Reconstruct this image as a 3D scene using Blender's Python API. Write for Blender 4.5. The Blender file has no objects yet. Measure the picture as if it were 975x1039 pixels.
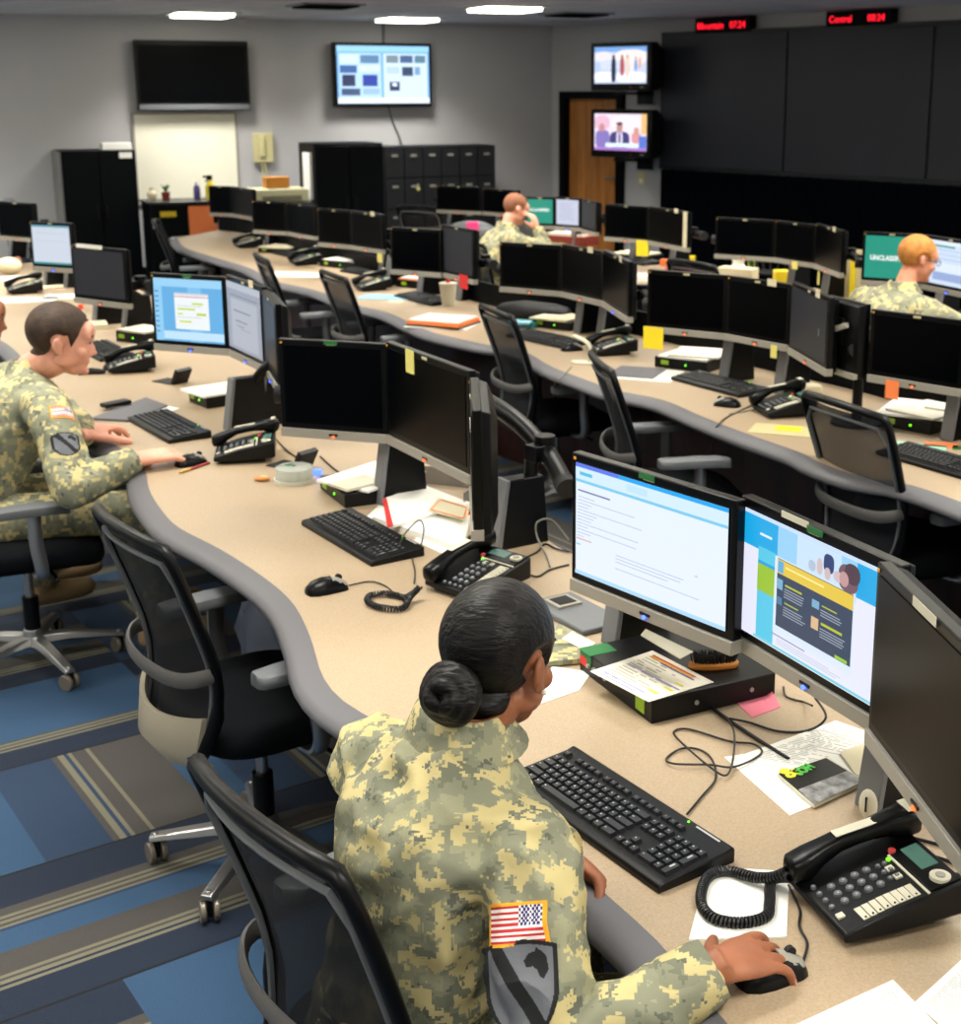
import bpy, bmesh, math, random
import numpy as np
from mathutils import Vector, Matrix, noise
from mathutils.bvhtree import BVHTree
random.seed(7)
PI=math.pi
C=bpy.context.scene.collection
sin,cos=math.sin,math.cos
def R(a): return math.radians(a)
# ---------------------------------------------------------------- camera
FPX=1400.; CX,CY=560.,430.; PIT=math.atan(338/1400.); EYE=2.02; DT=.76
cam=bpy.data.cameras.new('camera'); camo=bpy.data.objects.new('camera',cam); C.objects.link(camo)
camo.location=(0,0,EYE); camo.rotation_euler=(PI/2-PIT,0,0)
cam.sensor_fit='VERTICAL'; cam.sensor_height=36; cam.lens=FPX/1039*36
cam.shift_x=-(CX-487.5)/1039; cam.shift_y=-(519.5-CY)/1039
cam.clip_start=.05; cam.clip_end=100
cam.dof.use_dof=True; cam.dof.focus_distance=2.3; cam.dof.aperture_fstop=8.
bpy.context.scene.camera=camo
def ray(u,v):
    x=(u-CX)/FPX; y=(v-CY)/FPX
    return Vector((x, cos(PIT)-y*sin(PIT), -sin(PIT)-y*cos(PIT)))
def P(u,v,z=DT):                      # where a line of sight meets the level z
    d=ray(u,v); t=(z-EYE)/d.z; return Vector((d.x*t,d.y*t,z))
def zat(xy,u,v):
    d=ray(u,v); return EYE+d.z*xy[1]/d.y
def head(a,b): return math.atan2(b.y-a.y,b.x-a.x)
# ---------------------------------------------------------------- materials
def srgb(c):
    return tuple(((x/255)/12.92 if x/255<=.04045 else ((x/255+.055)/1.055)**2.4) for x in c)+(1,)
MATS={}
def mat(name,c,rough=.5,metal=0,emit=0,alpha=1,trans=0,spec=None,coat=0,bump=0,bscale=200,vary=0,vscale=8):
    if name in MATS: return MATS[name]
    m=bpy.data.materials.new(name); m.use_nodes=True; nt=m.node_tree; b=nt.nodes['Principled BSDF']
    col=srgb(c)
    b.inputs['Base Color'].default_value=col; b.inputs['Roughness'].default_value=rough; b.inputs['Metallic'].default_value=metal
    if spec is not None: b.inputs['Specular IOR Level'].default_value=spec
    if emit:
        if emit<3 and not name.startswith('led'): b.inputs['Base Color'].default_value=(.01,.01,.01,1)
        b.inputs['Emission Color'].default_value=col; b.inputs['Emission Strength'].default_value=emit
    if alpha<1: b.inputs['Alpha'].default_value=alpha
    if trans: b.inputs['Transmission Weight'].default_value=trans
    if coat: b.inputs['Coat Weight'].default_value=coat
    if bump or vary:
        tc=nt.nodes.new('ShaderNodeTexCoord')
    if bump:
        n=nt.nodes.new('ShaderNodeTexNoise'); n.inputs['Scale'].default_value=bscale; n.inputs['Detail'].default_value=2
        bp=nt.nodes.new('ShaderNodeBump'); bp.inputs['Strength'].default_value=bump; bp.inputs['Distance'].default_value=.002
        nt.links.new(tc.outputs['Object'],n.inputs['Vector']); nt.links.new(n.outputs['Fac'],bp.inputs['Height']); nt.links.new(bp.outputs['Normal'],b.inputs['Normal'])
    if vary:
        n=nt.nodes.new('ShaderNodeTexNoise'); n.inputs['Scale'].default_value=vscale; n.inputs['Detail'].default_value=4
        r=nt.nodes.new('ShaderNodeValToRGB'); nt.links.new(tc.outputs['Object'],n.inputs['Vector']); nt.links.new(n.outputs['Fac'],r.inputs['Fac'])
        r.color_ramp.elements[0].position=.3; r.color_ramp.elements[1].position=.7
        r.color_ramp.elements[0].color=tuple(x*(1-vary) for x in col[:3])+(1,); r.color_ramp.elements[1].color=tuple(min(1,x*(1+vary)) for x in col[:3])+(1,)
        nt.links.new(r.outputs['Color'],b.inputs['Base Color'])
    MATS[name]=m; return m
class NT:                              # tiny node helper
    def __init__(s,name,rough=.8):
        s.m=bpy.data.materials.new(name); s.m.use_nodes=True; s.t=s.m.node_tree; s.b=s.t.nodes['Principled BSDF']; s.b.inputs['Roughness'].default_value=rough; MATS[name]=s.m
    def n(s,ty,**k):
        x=s.t.nodes.new(ty)
        for a,v in k.items(): setattr(x,a,v)
        return x
    def l(s,a,b): s.t.links.new(a,b)
    def put(s,v,i):
        if isinstance(v,(int,float)): i.default_value=v
        else: s.l(v,i)
    def math(s,op,a,b=0,c=None):
        x=s.n('ShaderNodeMath',operation=op); s.put(a,x.inputs[0]); s.put(b,x.inputs[1])
        if c is not None: s.put(c,x.inputs[2])
        return x.outputs[0]
    def ramp(s,f,els,interp='CONSTANT'):
        r=s.n('ShaderNodeValToRGB'); r.color_ramp.interpolation=interp; e=r.color_ramp.elements
        e[0].position,e[0].color=els[0][0],srgb(els[0][1]); e[1].position,e[1].color=els[1][0],srgb(els[1][1])
        for p,c in els[2:]: q=e.new(p); q.color=srgb(c)
        s.l(f,r.inputs['Fac']); return r.outputs['Color']
    def mix(s,f,a,b):
        x=s.n('ShaderNodeMix',data_type='RGBA'); s.put(f,x.inputs[0])
        for v,i in ((a,6),(b,7)):
            if isinstance(v,tuple): x.inputs[i].default_value=v
            else: s.l(v,x.inputs[i])
        return x.outputs[2]
M={}
M['plastic']=mat('black_plastic',(7,8,10),.4,spec=.25,bump=.05,bscale=900)
M['bezel']=mat('bezel_black',(3,4,5),.32,spec=.22)
M['screen']=mat('dark_screen',(0,1,3),.28,spec=.08)
M['silver']=mat('silver_plastic',(150,146,136),.42)
M['grey']=mat('grey_plastic',(100,103,106),.45)
M['padgrey']=mat('armrest_grey',(92,95,98),.5)
M['dark']=mat('dark_fabric',(9,11,15),.9,spec=.1,bump=.3,bscale=500)
M['frame']=mat('chair_frame',(6,7,9),.36,spec=.22)
M['band']=mat('band_grey',(90,88,86),.42)
M['standface']=mat('stand_face_grey',(112,114,117),.5)
M['beige']=mat('beige_plastic',(176,167,145),.45)
M['chrome']=mat('satin_chrome',(175,175,175),.28,metal=.9)
M['caster']=mat('caster_grey',(120,112,100),.35,metal=.3)
M['key']=mat('key_black',(22,24,28),.45)
M['legend']=mat('key_legend',(170,172,175),.6)
M['white']=mat('paper_white',(238,236,228),.8)
M['cream']=mat('paper_cream',(214,204,172),.8)
M['ivory']=mat('ivory_plastic',(196,188,140),.5)
M['lamp']=mat('lamp_diffuser',(255,250,232),.5,emit=8)
M['ledblue']=mat('led_blue',(60,90,255),.4,emit=4)
M['ledor']=mat('led_orange',(255,110,50),.4,emit=1.5)
M['ledgr']=mat('led_green',(110,255,30),.4,emit=2)
M['red']=mat('red_plastic',(205,40,40),.5)
M['redlight']=mat('phone_red_lamp',(225,80,80),.4)
M['orange']=mat('orange_paper',(250,135,75),.8)
M['yellow']=mat('yellow_note',(240,215,30),.8)
M['yellowpale']=mat('pale_yellow_note',(225,215,120),.8)
M['pink']=mat('pink_note',(222,120,138),.8)
M['hotpink']=mat('hot_pink_note',(235,60,130),.8)
M['green']=mat('green_sticker',(30,110,55),.6)
M['lime']=mat('lime_print',(150,190,40),.6)
M['teal']=mat('teal_cover',(45,130,135),.6)
M['ltblue']=mat('light_blue_cover',(140,185,205),.7)
M['mint']=mat('mint_paper',(150,200,175),.8)
M['cable']=mat('cable_black',(14,14,16),.45)
M['cablegrey']=mat('cable_grey',(120,120,112),.5)
M['lcd']=mat('lcd_green',(78,118,108),.25)
M['label']=mat('label_cream',(212,207,186),.6)
M['cabinet']=mat('cabinet_black',(2,4,7),.5,spec=.1)
M['cabside']=mat('cabinet_side_grey',(120,120,116),.5)
M['skinw']=mat('skin_brown',(150,92,62),.5,vary=.12,vscale=30)
M['skinl']=mat('skin_fair',(232,165,140),.5,vary=.1,vscale=25)
M['skinr']=mat('skin_pale',(226,150,118),.5,vary=.1,vscale=25)
M['hairblk']=None
M['hairbrown']=mat('hair_brown',(58,40,26),.7,bump=1.,bscale=160,vary=.5,vscale=30)
M['hairred']=mat('hair_ginger',(196,128,58),.7,bump=1.,bscale=160,vary=.25,vscale=30)
M['hairshort']=mat('hair_cropped',(150,98,70),.8,bump=.5,bscale=200)
M['eyew']=mat('eye_white',(196,180,172),.3)
M['eyed']=mat('eye_iris',(40,28,20),.2)
M['boot']=mat('boot_suede',(150,125,90),.9)
M['wood']=None
M['brushwood']=mat('brush_wood',(190,120,45),.45)
M['bristle']=mat('bristle_black',(18,16,14),.8)
M['rubber']=mat('rubber_black',(8,8,9),.7)
M['glassclr']=mat('clear_plastic',(200,205,195),.15,alpha=.55)
M['cdwhite']=mat('disc_white',(205,205,190),.4)
M['orangewood']=mat('orange_box',(205,135,45),.6)
M['redbrown']=mat('red_brown_wood',(130,50,35),.5)
# hair with long strands
def hair_mat():
    s=NT('hair_black',.42); s.b.inputs['Specular IOR Level'].default_value=.25; tc=s.n('ShaderNodeTexCoord'); w=s.n('ShaderNodeTexNoise'); mp=s.n('ShaderNodeMapping'); mp.inputs['Scale'].default_value=(9,60,60)
    mp.inputs['Rotation'].default_value=(0,.3,1.0)
    s.l(tc.outputs['Object'],mp.inputs['Vector']); s.l(mp.outputs[0],w.inputs['Vector']); w.inputs['Scale'].default_value=2.2; w.inputs['Detail'].default_value=4
    s.l(s.ramp(w.outputs['Fac'],[(.35,(4,3,4)),(.75,(24,19,19))],'LINEAR'),s.b.inputs['Base Color'])
    b=s.n('ShaderNodeBump'); b.inputs['Strength'].default_value=.9; b.inputs['Distance'].default_value=.004; s.l(w.outputs['Fac'],b.inputs['Height']); s.l(b.outputs[0],s.b.inputs['Normal']); return s.m
M['hairblk']=hair_mat()
# digital camouflage: square pixels of four colours
def camo_mat(name,px,bright=1.):
    s=NT(name,.9); tc=s.n('ShaderNodeTexCoord'); sn=s.n('ShaderNodeVectorMath',operation='SNAP'); sn.inputs[1].default_value=(px,px,px)
    s.l(tc.outputs['Object'],sn.inputs[0])
    def nz(sc,off,det=2.5):
        ad=s.n('ShaderNodeVectorMath',operation='ADD'); ad.inputs[1].default_value=(off,off*.7,off*.3); s.l(sn.outputs[0],ad.inputs[0])
        w=s.n('ShaderNodeTexNoise'); w.inputs['Scale'].default_value=sc; w.inputs['Detail'].default_value=det; w.inputs['Roughness'].default_value=.6; s.l(ad.outputs[0],w.inputs['Vector']); return w.outputs['Fac']
    def k(c): return tuple(min(255,x*bright) for x in c)
    base=s.ramp(nz(15,3.1,3.5),[(0,k((108,110,92))),(.43,k((126,127,106))),(.55,k((142,141,114)))])
    t=s.math('GREATER_THAN',nz(24,9.7,4),.535)
    col=s.mix(t,base,srgb(k((186,172,122))))
    t2=s.math('GREATER_THAN',nz(34,17.,3),.65)
    col=s.mix(t2,col,srgb(k((92,94,82))))
    s.l(col,s.b.inputs['Base Color'])
    w=s.n('ShaderNodeTexNoise'); w.inputs['Scale'].default_value=14; w.inputs['Detail'].default_value=3; s.l(tc.outputs['Object'],w.inputs['Vector'])
    b=s.n('ShaderNodeBump'); b.inputs['Strength'].default_value=.5; b.inputs['Distance'].default_value=.01; s.l(w.outputs['Fac'],b.inputs['Height']); s.l(b.outputs[0],s.b.inputs['Normal'])
    return s.m
M['camo']=camo_mat('camouflage_cloth',.0044,1.05)
M['camofar']=camo_mat('camouflage_cloth_coarse',.011,1.05)
# laminate
def laminate():
    s=NT('desk_laminate',.42); tc=s.n('ShaderNodeTexCoord'); w=s.n('ShaderNodeTexNoise'); w.inputs['Scale'].default_value=220; w.inputs['Detail'].default_value=2; s.l(tc.outputs['Object'],w.inputs['Vector'])
    s.l(s.ramp(w.outputs['Fac'],[(.3,(160,140,114)),(.7,(176,155,127))],'LINEAR'),s.b.inputs['Base Color']); return s.m
M['lam']=laminate()
M['bull']=mat('desk_edge_grey',(92,91,95),.5,bump=.05)
# dark wood under the desks
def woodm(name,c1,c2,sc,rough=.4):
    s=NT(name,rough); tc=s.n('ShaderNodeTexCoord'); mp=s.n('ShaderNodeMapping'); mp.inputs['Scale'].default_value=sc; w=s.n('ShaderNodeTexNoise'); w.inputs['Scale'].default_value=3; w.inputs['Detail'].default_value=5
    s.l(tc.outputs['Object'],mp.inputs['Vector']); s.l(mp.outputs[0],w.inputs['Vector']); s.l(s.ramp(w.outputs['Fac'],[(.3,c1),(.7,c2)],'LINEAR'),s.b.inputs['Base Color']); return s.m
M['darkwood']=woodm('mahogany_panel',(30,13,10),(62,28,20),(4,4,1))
M['doorwood']=woodm('oak_door',(150,92,38),(196,130,62),(6,6,.6),.45)
# carpet tiles, 61 cm, bands along the tile
def carpet():
    s=NT('carpet_tiles',.95); tc=s.n('ShaderNodeTexCoord'); mp=s.n('ShaderNodeMapping',vector_type='TEXTURE')
    o=P(0,1038,0); mp.inputs['Location'].default_value=(o.x,o.y,0); mp.inputs['Rotation'].default_value=(0,0,R(35.4)); mp.inputs['Scale'].default_value=(.61,.61,.61)
    s.l(tc.outputs['Object'],mp.inputs['Vector']); sp=s.n('ShaderNodeSeparateXYZ'); s.l(mp.outputs[0],sp.inputs[0])
    X,Y=sp.outputs[0],sp.outputs[1]
    X=s.math('ADD',X,.55)
    fx=s.math('FLOOR',X); fy=s.math('FLOOR',Y); rx=s.math('FRACT',X); ry=s.math('FRACT',Y)
    cb=s.n('ShaderNodeCombineXYZ'); s.l(fx,cb.inputs[0]); s.l(fy,cb.inputs[1]); wn=s.n('ShaderNodeTexWhiteNoise'); s.l(cb.outputs[0],wn.inputs['Vector']); rnd=wn.outputs['Value']
    par=s.math('GREATER_THAN',s.math('FRACT',s.math('MULTIPLY',fy,.5)),.25)
    rot=s.math('MULTIPLY',par,s.math('GREATER_THAN',rnd,.35))
    plain=s.math('MULTIPLY',s.math('LESS_THAN',rnd,.16),s.math('GREATER_THAN',ry,.3))
    navy=(20,33,52); blue=(44,74,104); brown=(68,65,62); kh=(112,108,90); b2=(34,54,80)
    lines=[(0,navy),(.19,kh),(.21,navy),(.225,kh),(.25,brown),(.265,kh),(.285,brown),(.43,blue),(.58,b2),(.60,kh),(.615,brown),(.635,kh),(.655,brown),(.67,kh),(.69,brown),(.75,navy)]
    a=s.ramp(ry,lines); b=s.ramp(rx,[(0,b2),(.3,brown),(.33,kh),(.36,b2),(.38,kh),(.40,brown),(.47,kh),(.49,brown),(.78,blue)])
    col=s.mix(rot,a,b); col=s.mix(plain,col,srgb(blue))
    w=s.n('ShaderNodeTexNoise'); w.inputs['Scale'].default_value=350; s.l(tc.outputs['Object'],w.inputs['Vector'])
    hs=s.n('ShaderNodeHueSaturation'); s.l(col,hs.inputs['Color']); s.l(s.math('MULTIPLY_ADD',w.outputs['Fac'],1.0,.5),hs.inputs['Value'])
    edge=s.math('LESS_THAN',s.math('MINIMUM',ry,s.math('SUBTRACT',1,ry)),.008)
    col=s.mix(edge,hs.outputs[0],srgb((10,14,20)))
    s.l(col,s.b.inputs['Base Color'])
    bp=s.n('ShaderNodeBump'); bp.inputs['Strength'].default_value=.6; bp.inputs['Distance'].default_value=.003; s.l(w.outputs['Fac'],bp.inputs['Height']); s.l(bp.outputs[0],s.b.inputs['Normal'])
    return s.m
M['carpet']=carpet()
# printed sheet: rows of text strokes from the UV map
def printed(name,base,ink,rows,cols=34,lo=.42):
    s=NT(name,.8); tc=s.n('ShaderNodeUVMap'); sp=s.n('ShaderNodeSeparateXYZ'); s.l(tc.outputs[0],sp.inputs[0]); U,V=sp.outputs[0],sp.outputs[1]
    vr=s.math('MULTIPLY',V,rows); fr=s.math('FRACT',vr); fl=s.math('FLOOR',vr)
    cb=s.n('ShaderNodeCombineXYZ'); s.l(s.math('FLOOR',s.math('MULTIPLY',U,cols)),cb.inputs[0]); s.l(fl,cb.inputs[1]); wn=s.n('ShaderNodeTexWhiteNoise'); s.l(cb.outputs[0],wn.inputs['Vector'])
    ln=s.n('ShaderNodeCombineXYZ'); s.l(fl,ln.inputs[1]); ln.inputs[0].default_value=77; w2=s.n('ShaderNodeTexWhiteNoise'); s.l(ln.outputs[0],w2.inputs['Vector'])
    t=s.math('MULTIPLY',s.math('GREATER_THAN',fr,.5),s.math('GREATER_THAN',wn.outputs['Value'],.25))
    t=s.math('MULTIPLY',t,s.math('LESS_THAN',U,s.math('MULTIPLY_ADD',w2.outputs['Value'],.5,lo)))
    t=s.math('MULTIPLY',t,s.math('MULTIPLY',s.math('GREATER_THAN',U,.09),s.math('MULTIPLY',s.math('GREATER_THAN',V,.08),s.math('LESS_THAN',V,.92))))
    s.l(s.mix(s.math('MULTIPLY',t,.55),srgb(base),srgb(ink)),s.b.inputs['Base Color']); return s.m
M['print']=printed('printed_sheet',(236,234,226),(110,110,110),34)
M['printgrey']=printed('typed_sheet',(222,216,200),(90,90,90),22)
M['chart']=printed('chart_sheet',(236,230,214),(120,110,90),16,20)
# ---------------------------------------------------------------- mesh builder
class MB:
    def __init__(s): s.v=[];s.f=[];s.mi=[];s.mats=[];s.uv={}
    def m(s,mt):
        if mt not in s.mats: s.mats.append(mt)
        return s.mats.index(mt)
    def add(s,vs,fs,mt,T=None,uvs=None):
        o=len(s.v); k=s.m(mt)
        for v in vs:
            v=Vector(v); s.v.append(T@v if T is not None else v)
        for i,f in enumerate(fs):
            if uvs: s.uv[len(s.f)]=uvs[i]
            s.f.append([o+j for j in f]); s.mi.append(k)
    def box(s,c,d,mt,rot=(0,0,0),T=None):
        c=Vector(c); h=Vector(d)/2
        vs=[(x*h.x,y*h.y,z*h.z) for z in (-1,1) for y in (-1,1) for x in (-1,1)]
        Mx=Matrix.Translation(c)@Matrix.Rotation(rot[2],4,'Z')@Matrix.Rotation(rot[1],4,'Y')@Matrix.Rotation(rot[0],4,'X')
        if T is not None: Mx=T@Mx
        s.add(vs,[(0,2,3,1),(4,5,7,6),(0,1,5,4),(2,6,7,3),(0,4,6,2),(1,3,7,5)],mt,Mx); return s
    def prism(s,poly,z0,z1,mt,T=None,mt2=None):
        n=len(poly); ar=sum(poly[i][0]*poly[(i+1)%n][1]-poly[(i+1)%n][0]*poly[i][1] for i in range(n))
        if ar<0: poly=poly[::-1]
        vs=[(p[0],p[1],z0) for p in poly]+[(p[0],p[1],z1) for p in poly]
        s.add(vs,[tuple(range(n-1,-1,-1))]+[(i,(i+1)%n,n+(i+1)%n,n+i) for i in range(n)],mt,T)
        o=len(s.v)-2*n; s.f.append([o+n+i for i in range(n)]); s.mi.append(s.m(mt2 or mt)); return s
    def loft(s,rings,mt,T=None,cap=True,closed=False):
        n=len(rings[0]); vs=[p for r in rings for p in r]; fs=[]
        m=len(rings)
        for i in range(m if closed else m-1):
            for j in range(n):
                a=i*n+j; b=i*n+(j+1)%n; i2=(i+1)%m; fs.append((a,b,i2*n+(j+1)%n,i2*n+j))
        if cap and not closed: fs.append(tuple(range(n-1,-1,-1))); fs.append(tuple((m-1)*n+j for j in range(n)))
        s.add(vs,fs,mt,T); return s
    def tube(s,pts,r,mt,n=10,T=None,flat=None,cap=True,closed=False):
        pts=[Vector(p) for p in pts]; m=len(pts); rs=r if isinstance(r,(list,tuple)) else [r]*m
        rings=[]; up=None
        for i,p in enumerate(pts):
            if closed: t=(pts[(i+1)%m]-pts[i-1])
            else: t=(pts[min(i+1,m-1)]-pts[max(i-1,0)])
            t.normalize()
            if up is None:
                up=Vector((0,0,1)) if abs(t.z)<.9 else Vector((1,0,0))
                if flat: up=Vector(flat[0])
            if flat: up=Vector(flat[0])
            sd=t.cross(up)
            if sd.length<1e-6: sd=t.cross(Vector((.3,.9,.2)))
            sd.normalize(); u2=sd.cross(t).normalized()
            if not flat: up=u2
            a=flat[1] if flat else 1
            rings.append([p+sd*cos(2*PI*k/n)*rs[i]+u2*sin(2*PI*k/n)*rs[i]*a for k in range(n)])
        s.loft(rings,mt,T,cap,closed); return s
    def cyl(s,a,b,r,mt,r2=None,n=20,T=None): return s.tube([a,b],[r,r2 if r2 is not None else r],mt,n,T)
    def ell(s,c,r,mt,T=None,n=16,m=10,rot=None):
        c=Vector(c); rings=[]
        Rm=rot if rot is not None else Matrix.Identity(3)
        for i in range(1,m):
            th=PI*i/m; rings.append([c+Rm@Vector((r[0]*sin(th)*cos(2*PI*k/n),r[1]*sin(th)*sin(2*PI*k/n),-r[2]*cos(th))) for k in range(n)])
        vs=[p for q in rings for p in q]+[c+Rm@Vector((0,0,-r[2])),c+Rm@Vector((0,0,r[2]))]; L=len(vs); fs=[]
        for i in range(m-2):
            for k in range(n): fs.append((i*n+k,i*n+(k+1)%n,(i+1)*n+(k+1)%n,(i+1)*n+k))
        for k in range(n): fs.append((L-2,(k+1)%n,k)); fs.append((L-1,(m-2)*n+k,(m-2)*n+(k+1)%n))
        s.add(vs,fs,mt,T); return s
    def build(s,name,parent=None,smooth=True,bevel=0,seg=2,loc=None,rot=None,ang=40):
        me=bpy.data.meshes.new(name); me.from_pydata([tuple(v) for v in s.v],[],s.f)
        for x in s.mats: me.materials.append(x)
        me.polygons.foreach_set('material_index',s.mi)
        if s.uv:
            ul=me.uv_layers.new(name='UVMap')
            for i,uvs in s.uv.items():
                for li,q in zip(me.polygons[i].loop_indices,uvs): ul.data[li].uv=q
        if smooth:
            me.polygons.foreach_set('use_smooth',[True]*len(me.polygons)); me.set_sharp_from_angle(angle=R(ang))
        me.update(); o=bpy.data.objects.new(name,me); C.objects.link(o)
        if parent: o.parent=parent
        if loc is not None: o.location=loc
        if rot is not None: o.rotation_euler=rot
        if bevel:
            b=o.modifiers.new('bevel','BEVEL'); b.width=bevel; b.segments=seg; b.limit_method='ANGLE'; b.angle_limit=R(45)
        return o
def thing(name,label,cat,loc=(0,0,0),rz=0,group=None):
    o=bpy.data.objects.new(name,None); C.objects.link(o); o.location=loc; o.rotation_euler=(0,0,rz); o.empty_display_size=.05
    o['label']=label; o['category']=cat
    if group: o['group']=group
    return o
def tag(o,label,cat,group=None):
    o['label']=label; o['category']=cat
    if group: o['group']=group
    return o
def struct(o): o['kind']='structure'; return o
def kids(o): return [c for c in KID.get(o.name,[])]
KID={}
def index():
    KID.clear()
    for o in bpy.data.objects:
        if o.parent: KID.setdefault(o.parent.name,[]).append(o)
def copy_tree(o,parent=None):
    c=o.copy(); C.objects.link(c)
    if parent: c.parent=parent
    for ch in kids(o): copy_tree(ch,c)
    return c
def text_mesh(s,size,mt,name='lettering',parent=None,loc=(0,0,0),rot=(0,0,0),ext=.0008,bold=0,spacing=1,ax='LEFT',sx=1):
    cu=bpy.data.curves.new('t','FONT'); cu.body=s; cu.size=size; cu.extrude=ext; cu.offset=bold; cu.align_x=ax; cu.space_character=spacing; cu.resolution_u=2
    o=bpy.data.objects.new('t',cu); C.objects.link(o); dg=bpy.context.evaluated_depsgraph_get()
    me=bpy.data.meshes.new_from_object(o.evaluated_get(dg)); bpy.data.objects.remove(o)
    me.materials.clear(); me.materials.append(mt); q=bpy.data.objects.new(name,me); C.objects.link(q); q.parent=parent; q.location=loc; q.rotation_euler=rot; q.scale=(sx,1,1); return q
def smooth_pts(pts,k=4,closed=False):
    pts=[Vector(p) for p in pts]; n=len(pts); out=[]
    for i in range(n if closed else n-1):
        p0=pts[i-1] if (closed or i>0) else pts[0]; p1=pts[i]; p2=pts[(i+1)%n]; p3=pts[(i+2)%n] if closed else pts[min(i+2,n-1)]
        for j in range(k):
            t=j/k; out.append(.5*((2*p1)+(p2-p0)*t+(2*p0-5*p1+4*p2-p3)*t*t+(3*p1-p0-3*p2+p3)*t**3))
    if not closed: out.append(pts[-1])
    return out
# ================================================================ ROOM
CEIL=2.8
K=P(560,26,CEIL); K.z=0
dl=(P(0,13.5,CEIL)-P(560,26,CEIL)).normalized(); dr=(P(975,4,CEIL)-P(560,26,CEIL)).normalized()
LW,RW=16.5,22.
HL=math.atan2(-dl.y,-dl.x); HR=math.atan2(dr.y,dr.x)          # rightward headings along the two far walls
nl=Vector((dl.y*-1,dl.x,0)); nl=nl if nl.dot(-K)>0 else -nl
nr=Vector((-dr.y,dr.x,0)); nr=nr if nr.dot(-K)>0 else -nr
def W(u,v,side,off=0):
    n=nl if side=='l' else nr; d=ray(u,v); p0=K+n*off; t=(p0.x*n.x+p0.y*n.y)/(d.x*n.x+d.y*n.y); return Vector((d.x*t,d.y*t,EYE+d.z*t))
cor=[K,K+dl*LW,K+dl*LW+dr*RW,K+dr*RW]
M['wall']=mat('wall_paint_grey',(178,177,178),.85,bump=.08,bscale=120,vary=.03,vscale=2)
def ceilm():
    s=NT('ceiling_tiles',.9); tc=s.n('ShaderNodeTexCoord'); mp=s.n('ShaderNodeMapping',vector_type='TEXTURE'); mp.inputs['Rotation'].default_value=(0,0,HR); mp.inputs['Scale'].default_value=(.61,.61,1)
    s.l(tc.outputs['Object'],mp.inputs['Vector']); sp=s.n('ShaderNodeSeparateXYZ'); s.l(mp.outputs[0],sp.inputs[0])
    a=s.math('LESS_THAN',s.math('FRACT',sp.outputs[0]),.04); b=s.math('LESS_THAN',s.math('FRACT',sp.outputs[1]),.04)
    s.l(s.mix(s.math('MAXIMUM',a,b),srgb((205,206,210)),srgb((240,240,238))),s.b.inputs['Base Color']); return s.m
M['ceil']=ceilm()
def slab(name,pts,z0,z1,mt):
    b=MB(); b.prism([(p.x,p.y) for p in pts],z0,z1,mt); return struct(b.build(name,smooth=False))
slab('floor',cor,-.1,0,M['carpet']); slab('ceiling',cor,CEIL,CEIL+.1,M['ceil'])
def wall(name,a,b,out,gap=None):
    o=out*.12; segs=[(a,b,0,CEIL)]
    if gap:
        p,q,h=gap; segs=[(a,p,0,CEIL),(q,b,0,CEIL),(p,q,h,CEIL)]
    m=MB()
    for s,e,z0,z1 in segs: m.prism([(s.x,s.y),(e.x,e.y),(e.x+o.x,e.y+o.y),(s.x+o.x,s.y+o.y)],z0,z1,M['wall'])
    return struct(m.build(name,smooth=False))
wall('wall_left',cor[0],cor[1],-nl)
D0=W(576,150,'r'); D1=W(576,150,'r')+dr*.95; D0.z=D1.z=0
DH=zat(D0,576,99)
wall('wall_right',cor[3],cor[0],-nr,(D1,D0,DH))
wall('wall_front',cor[1],cor[2],(cor[1]-cor[0]).normalized())
wall('wall_rear',cor[2],cor[3],(cor[3]-cor[0]).normalized())
# baseboards
for nm,a,b,n in (('baseboard_left',cor[0],cor[1],nl),('baseboard_right',cor[0],D0-dr*.08,nr)):
    m=MB(); m.prism([(a.x,a.y),(b.x,b.y),(b.x+n.x*.015,b.y+n.y*.015),(a.x+n.x*.015,a.y+n.y*.015)],0,.1,M['cabinet']); struct(m.build(nm,smooth=False))
# door in the right wall
dt=bpy.data.objects.new('door_1',None); C.objects.link(dt); dt.location=D0; dt.rotation_euler=(0,0,HR); dt['kind']='structure'
m=MB(); m.box((.475,.045,DH/2-.0),(.93,.045,DH-.03),M['doorwood']); m.build('door_leaf',dt,bevel=.003)
m=MB(); m.box((-.035,-.0,DH/2),(.09,.16,DH),M['cabinet']); m.box((.985,0,DH/2),(.09,.16,DH),M['cabinet']); m.box((.475,0,DH+.03),(1.11,.16,.09),M['cabinet']); m.build('door_frame',dt,bevel=.004)
m=MB(); m.cyl((.86,0,1.0),(.86,-.05,1.0),.012,M['chrome']); m.box((.8,-.055,1.0),(.13,.015,.022),M['chrome']); m.cyl((.86,.02,1.0),(.86,.012,1.0),.03,M['chrome']); m.build('door_handle',dt,bevel=.002)
# lay-in light fixtures
M['trim']=mat('fixture_frame',(205,205,200),.5)
def fixture(c,label,rz,power=55,l=1.2,w=.6):
    t=thing('ceiling_light',label,'ceiling light',(c.x,c.y,CEIL),rz,'lay-in ceiling lights')
    m=MB()
    for x,y,a,b in ((0,w/2,l+.04,.04),(0,-w/2,l+.04,.04),(l/2,0,.04,w),(-l/2,0,.04,w)): m.box((x,y,-.008),(a,b,.016),M['trim'])
    m.build('frame',t,smooth=False)
    m=MB(); m.box((0,0,-.022),(l-.08,w-.08,.044),M['lamp']); m.build('diffuser',t,smooth=False)
    L=bpy.data.lights.new('lamp','AREA'); L.shape='RECTANGLE'; L.size=l-.06; L.size_y=w-.06; L.energy=power; L.color=(1,.97,.92); L.spread=R(115)
    o=bpy.data.objects.new('lamp',L); C.objects.link(o); o.parent=t; o.location=(0,0,-.05)
    return t
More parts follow.
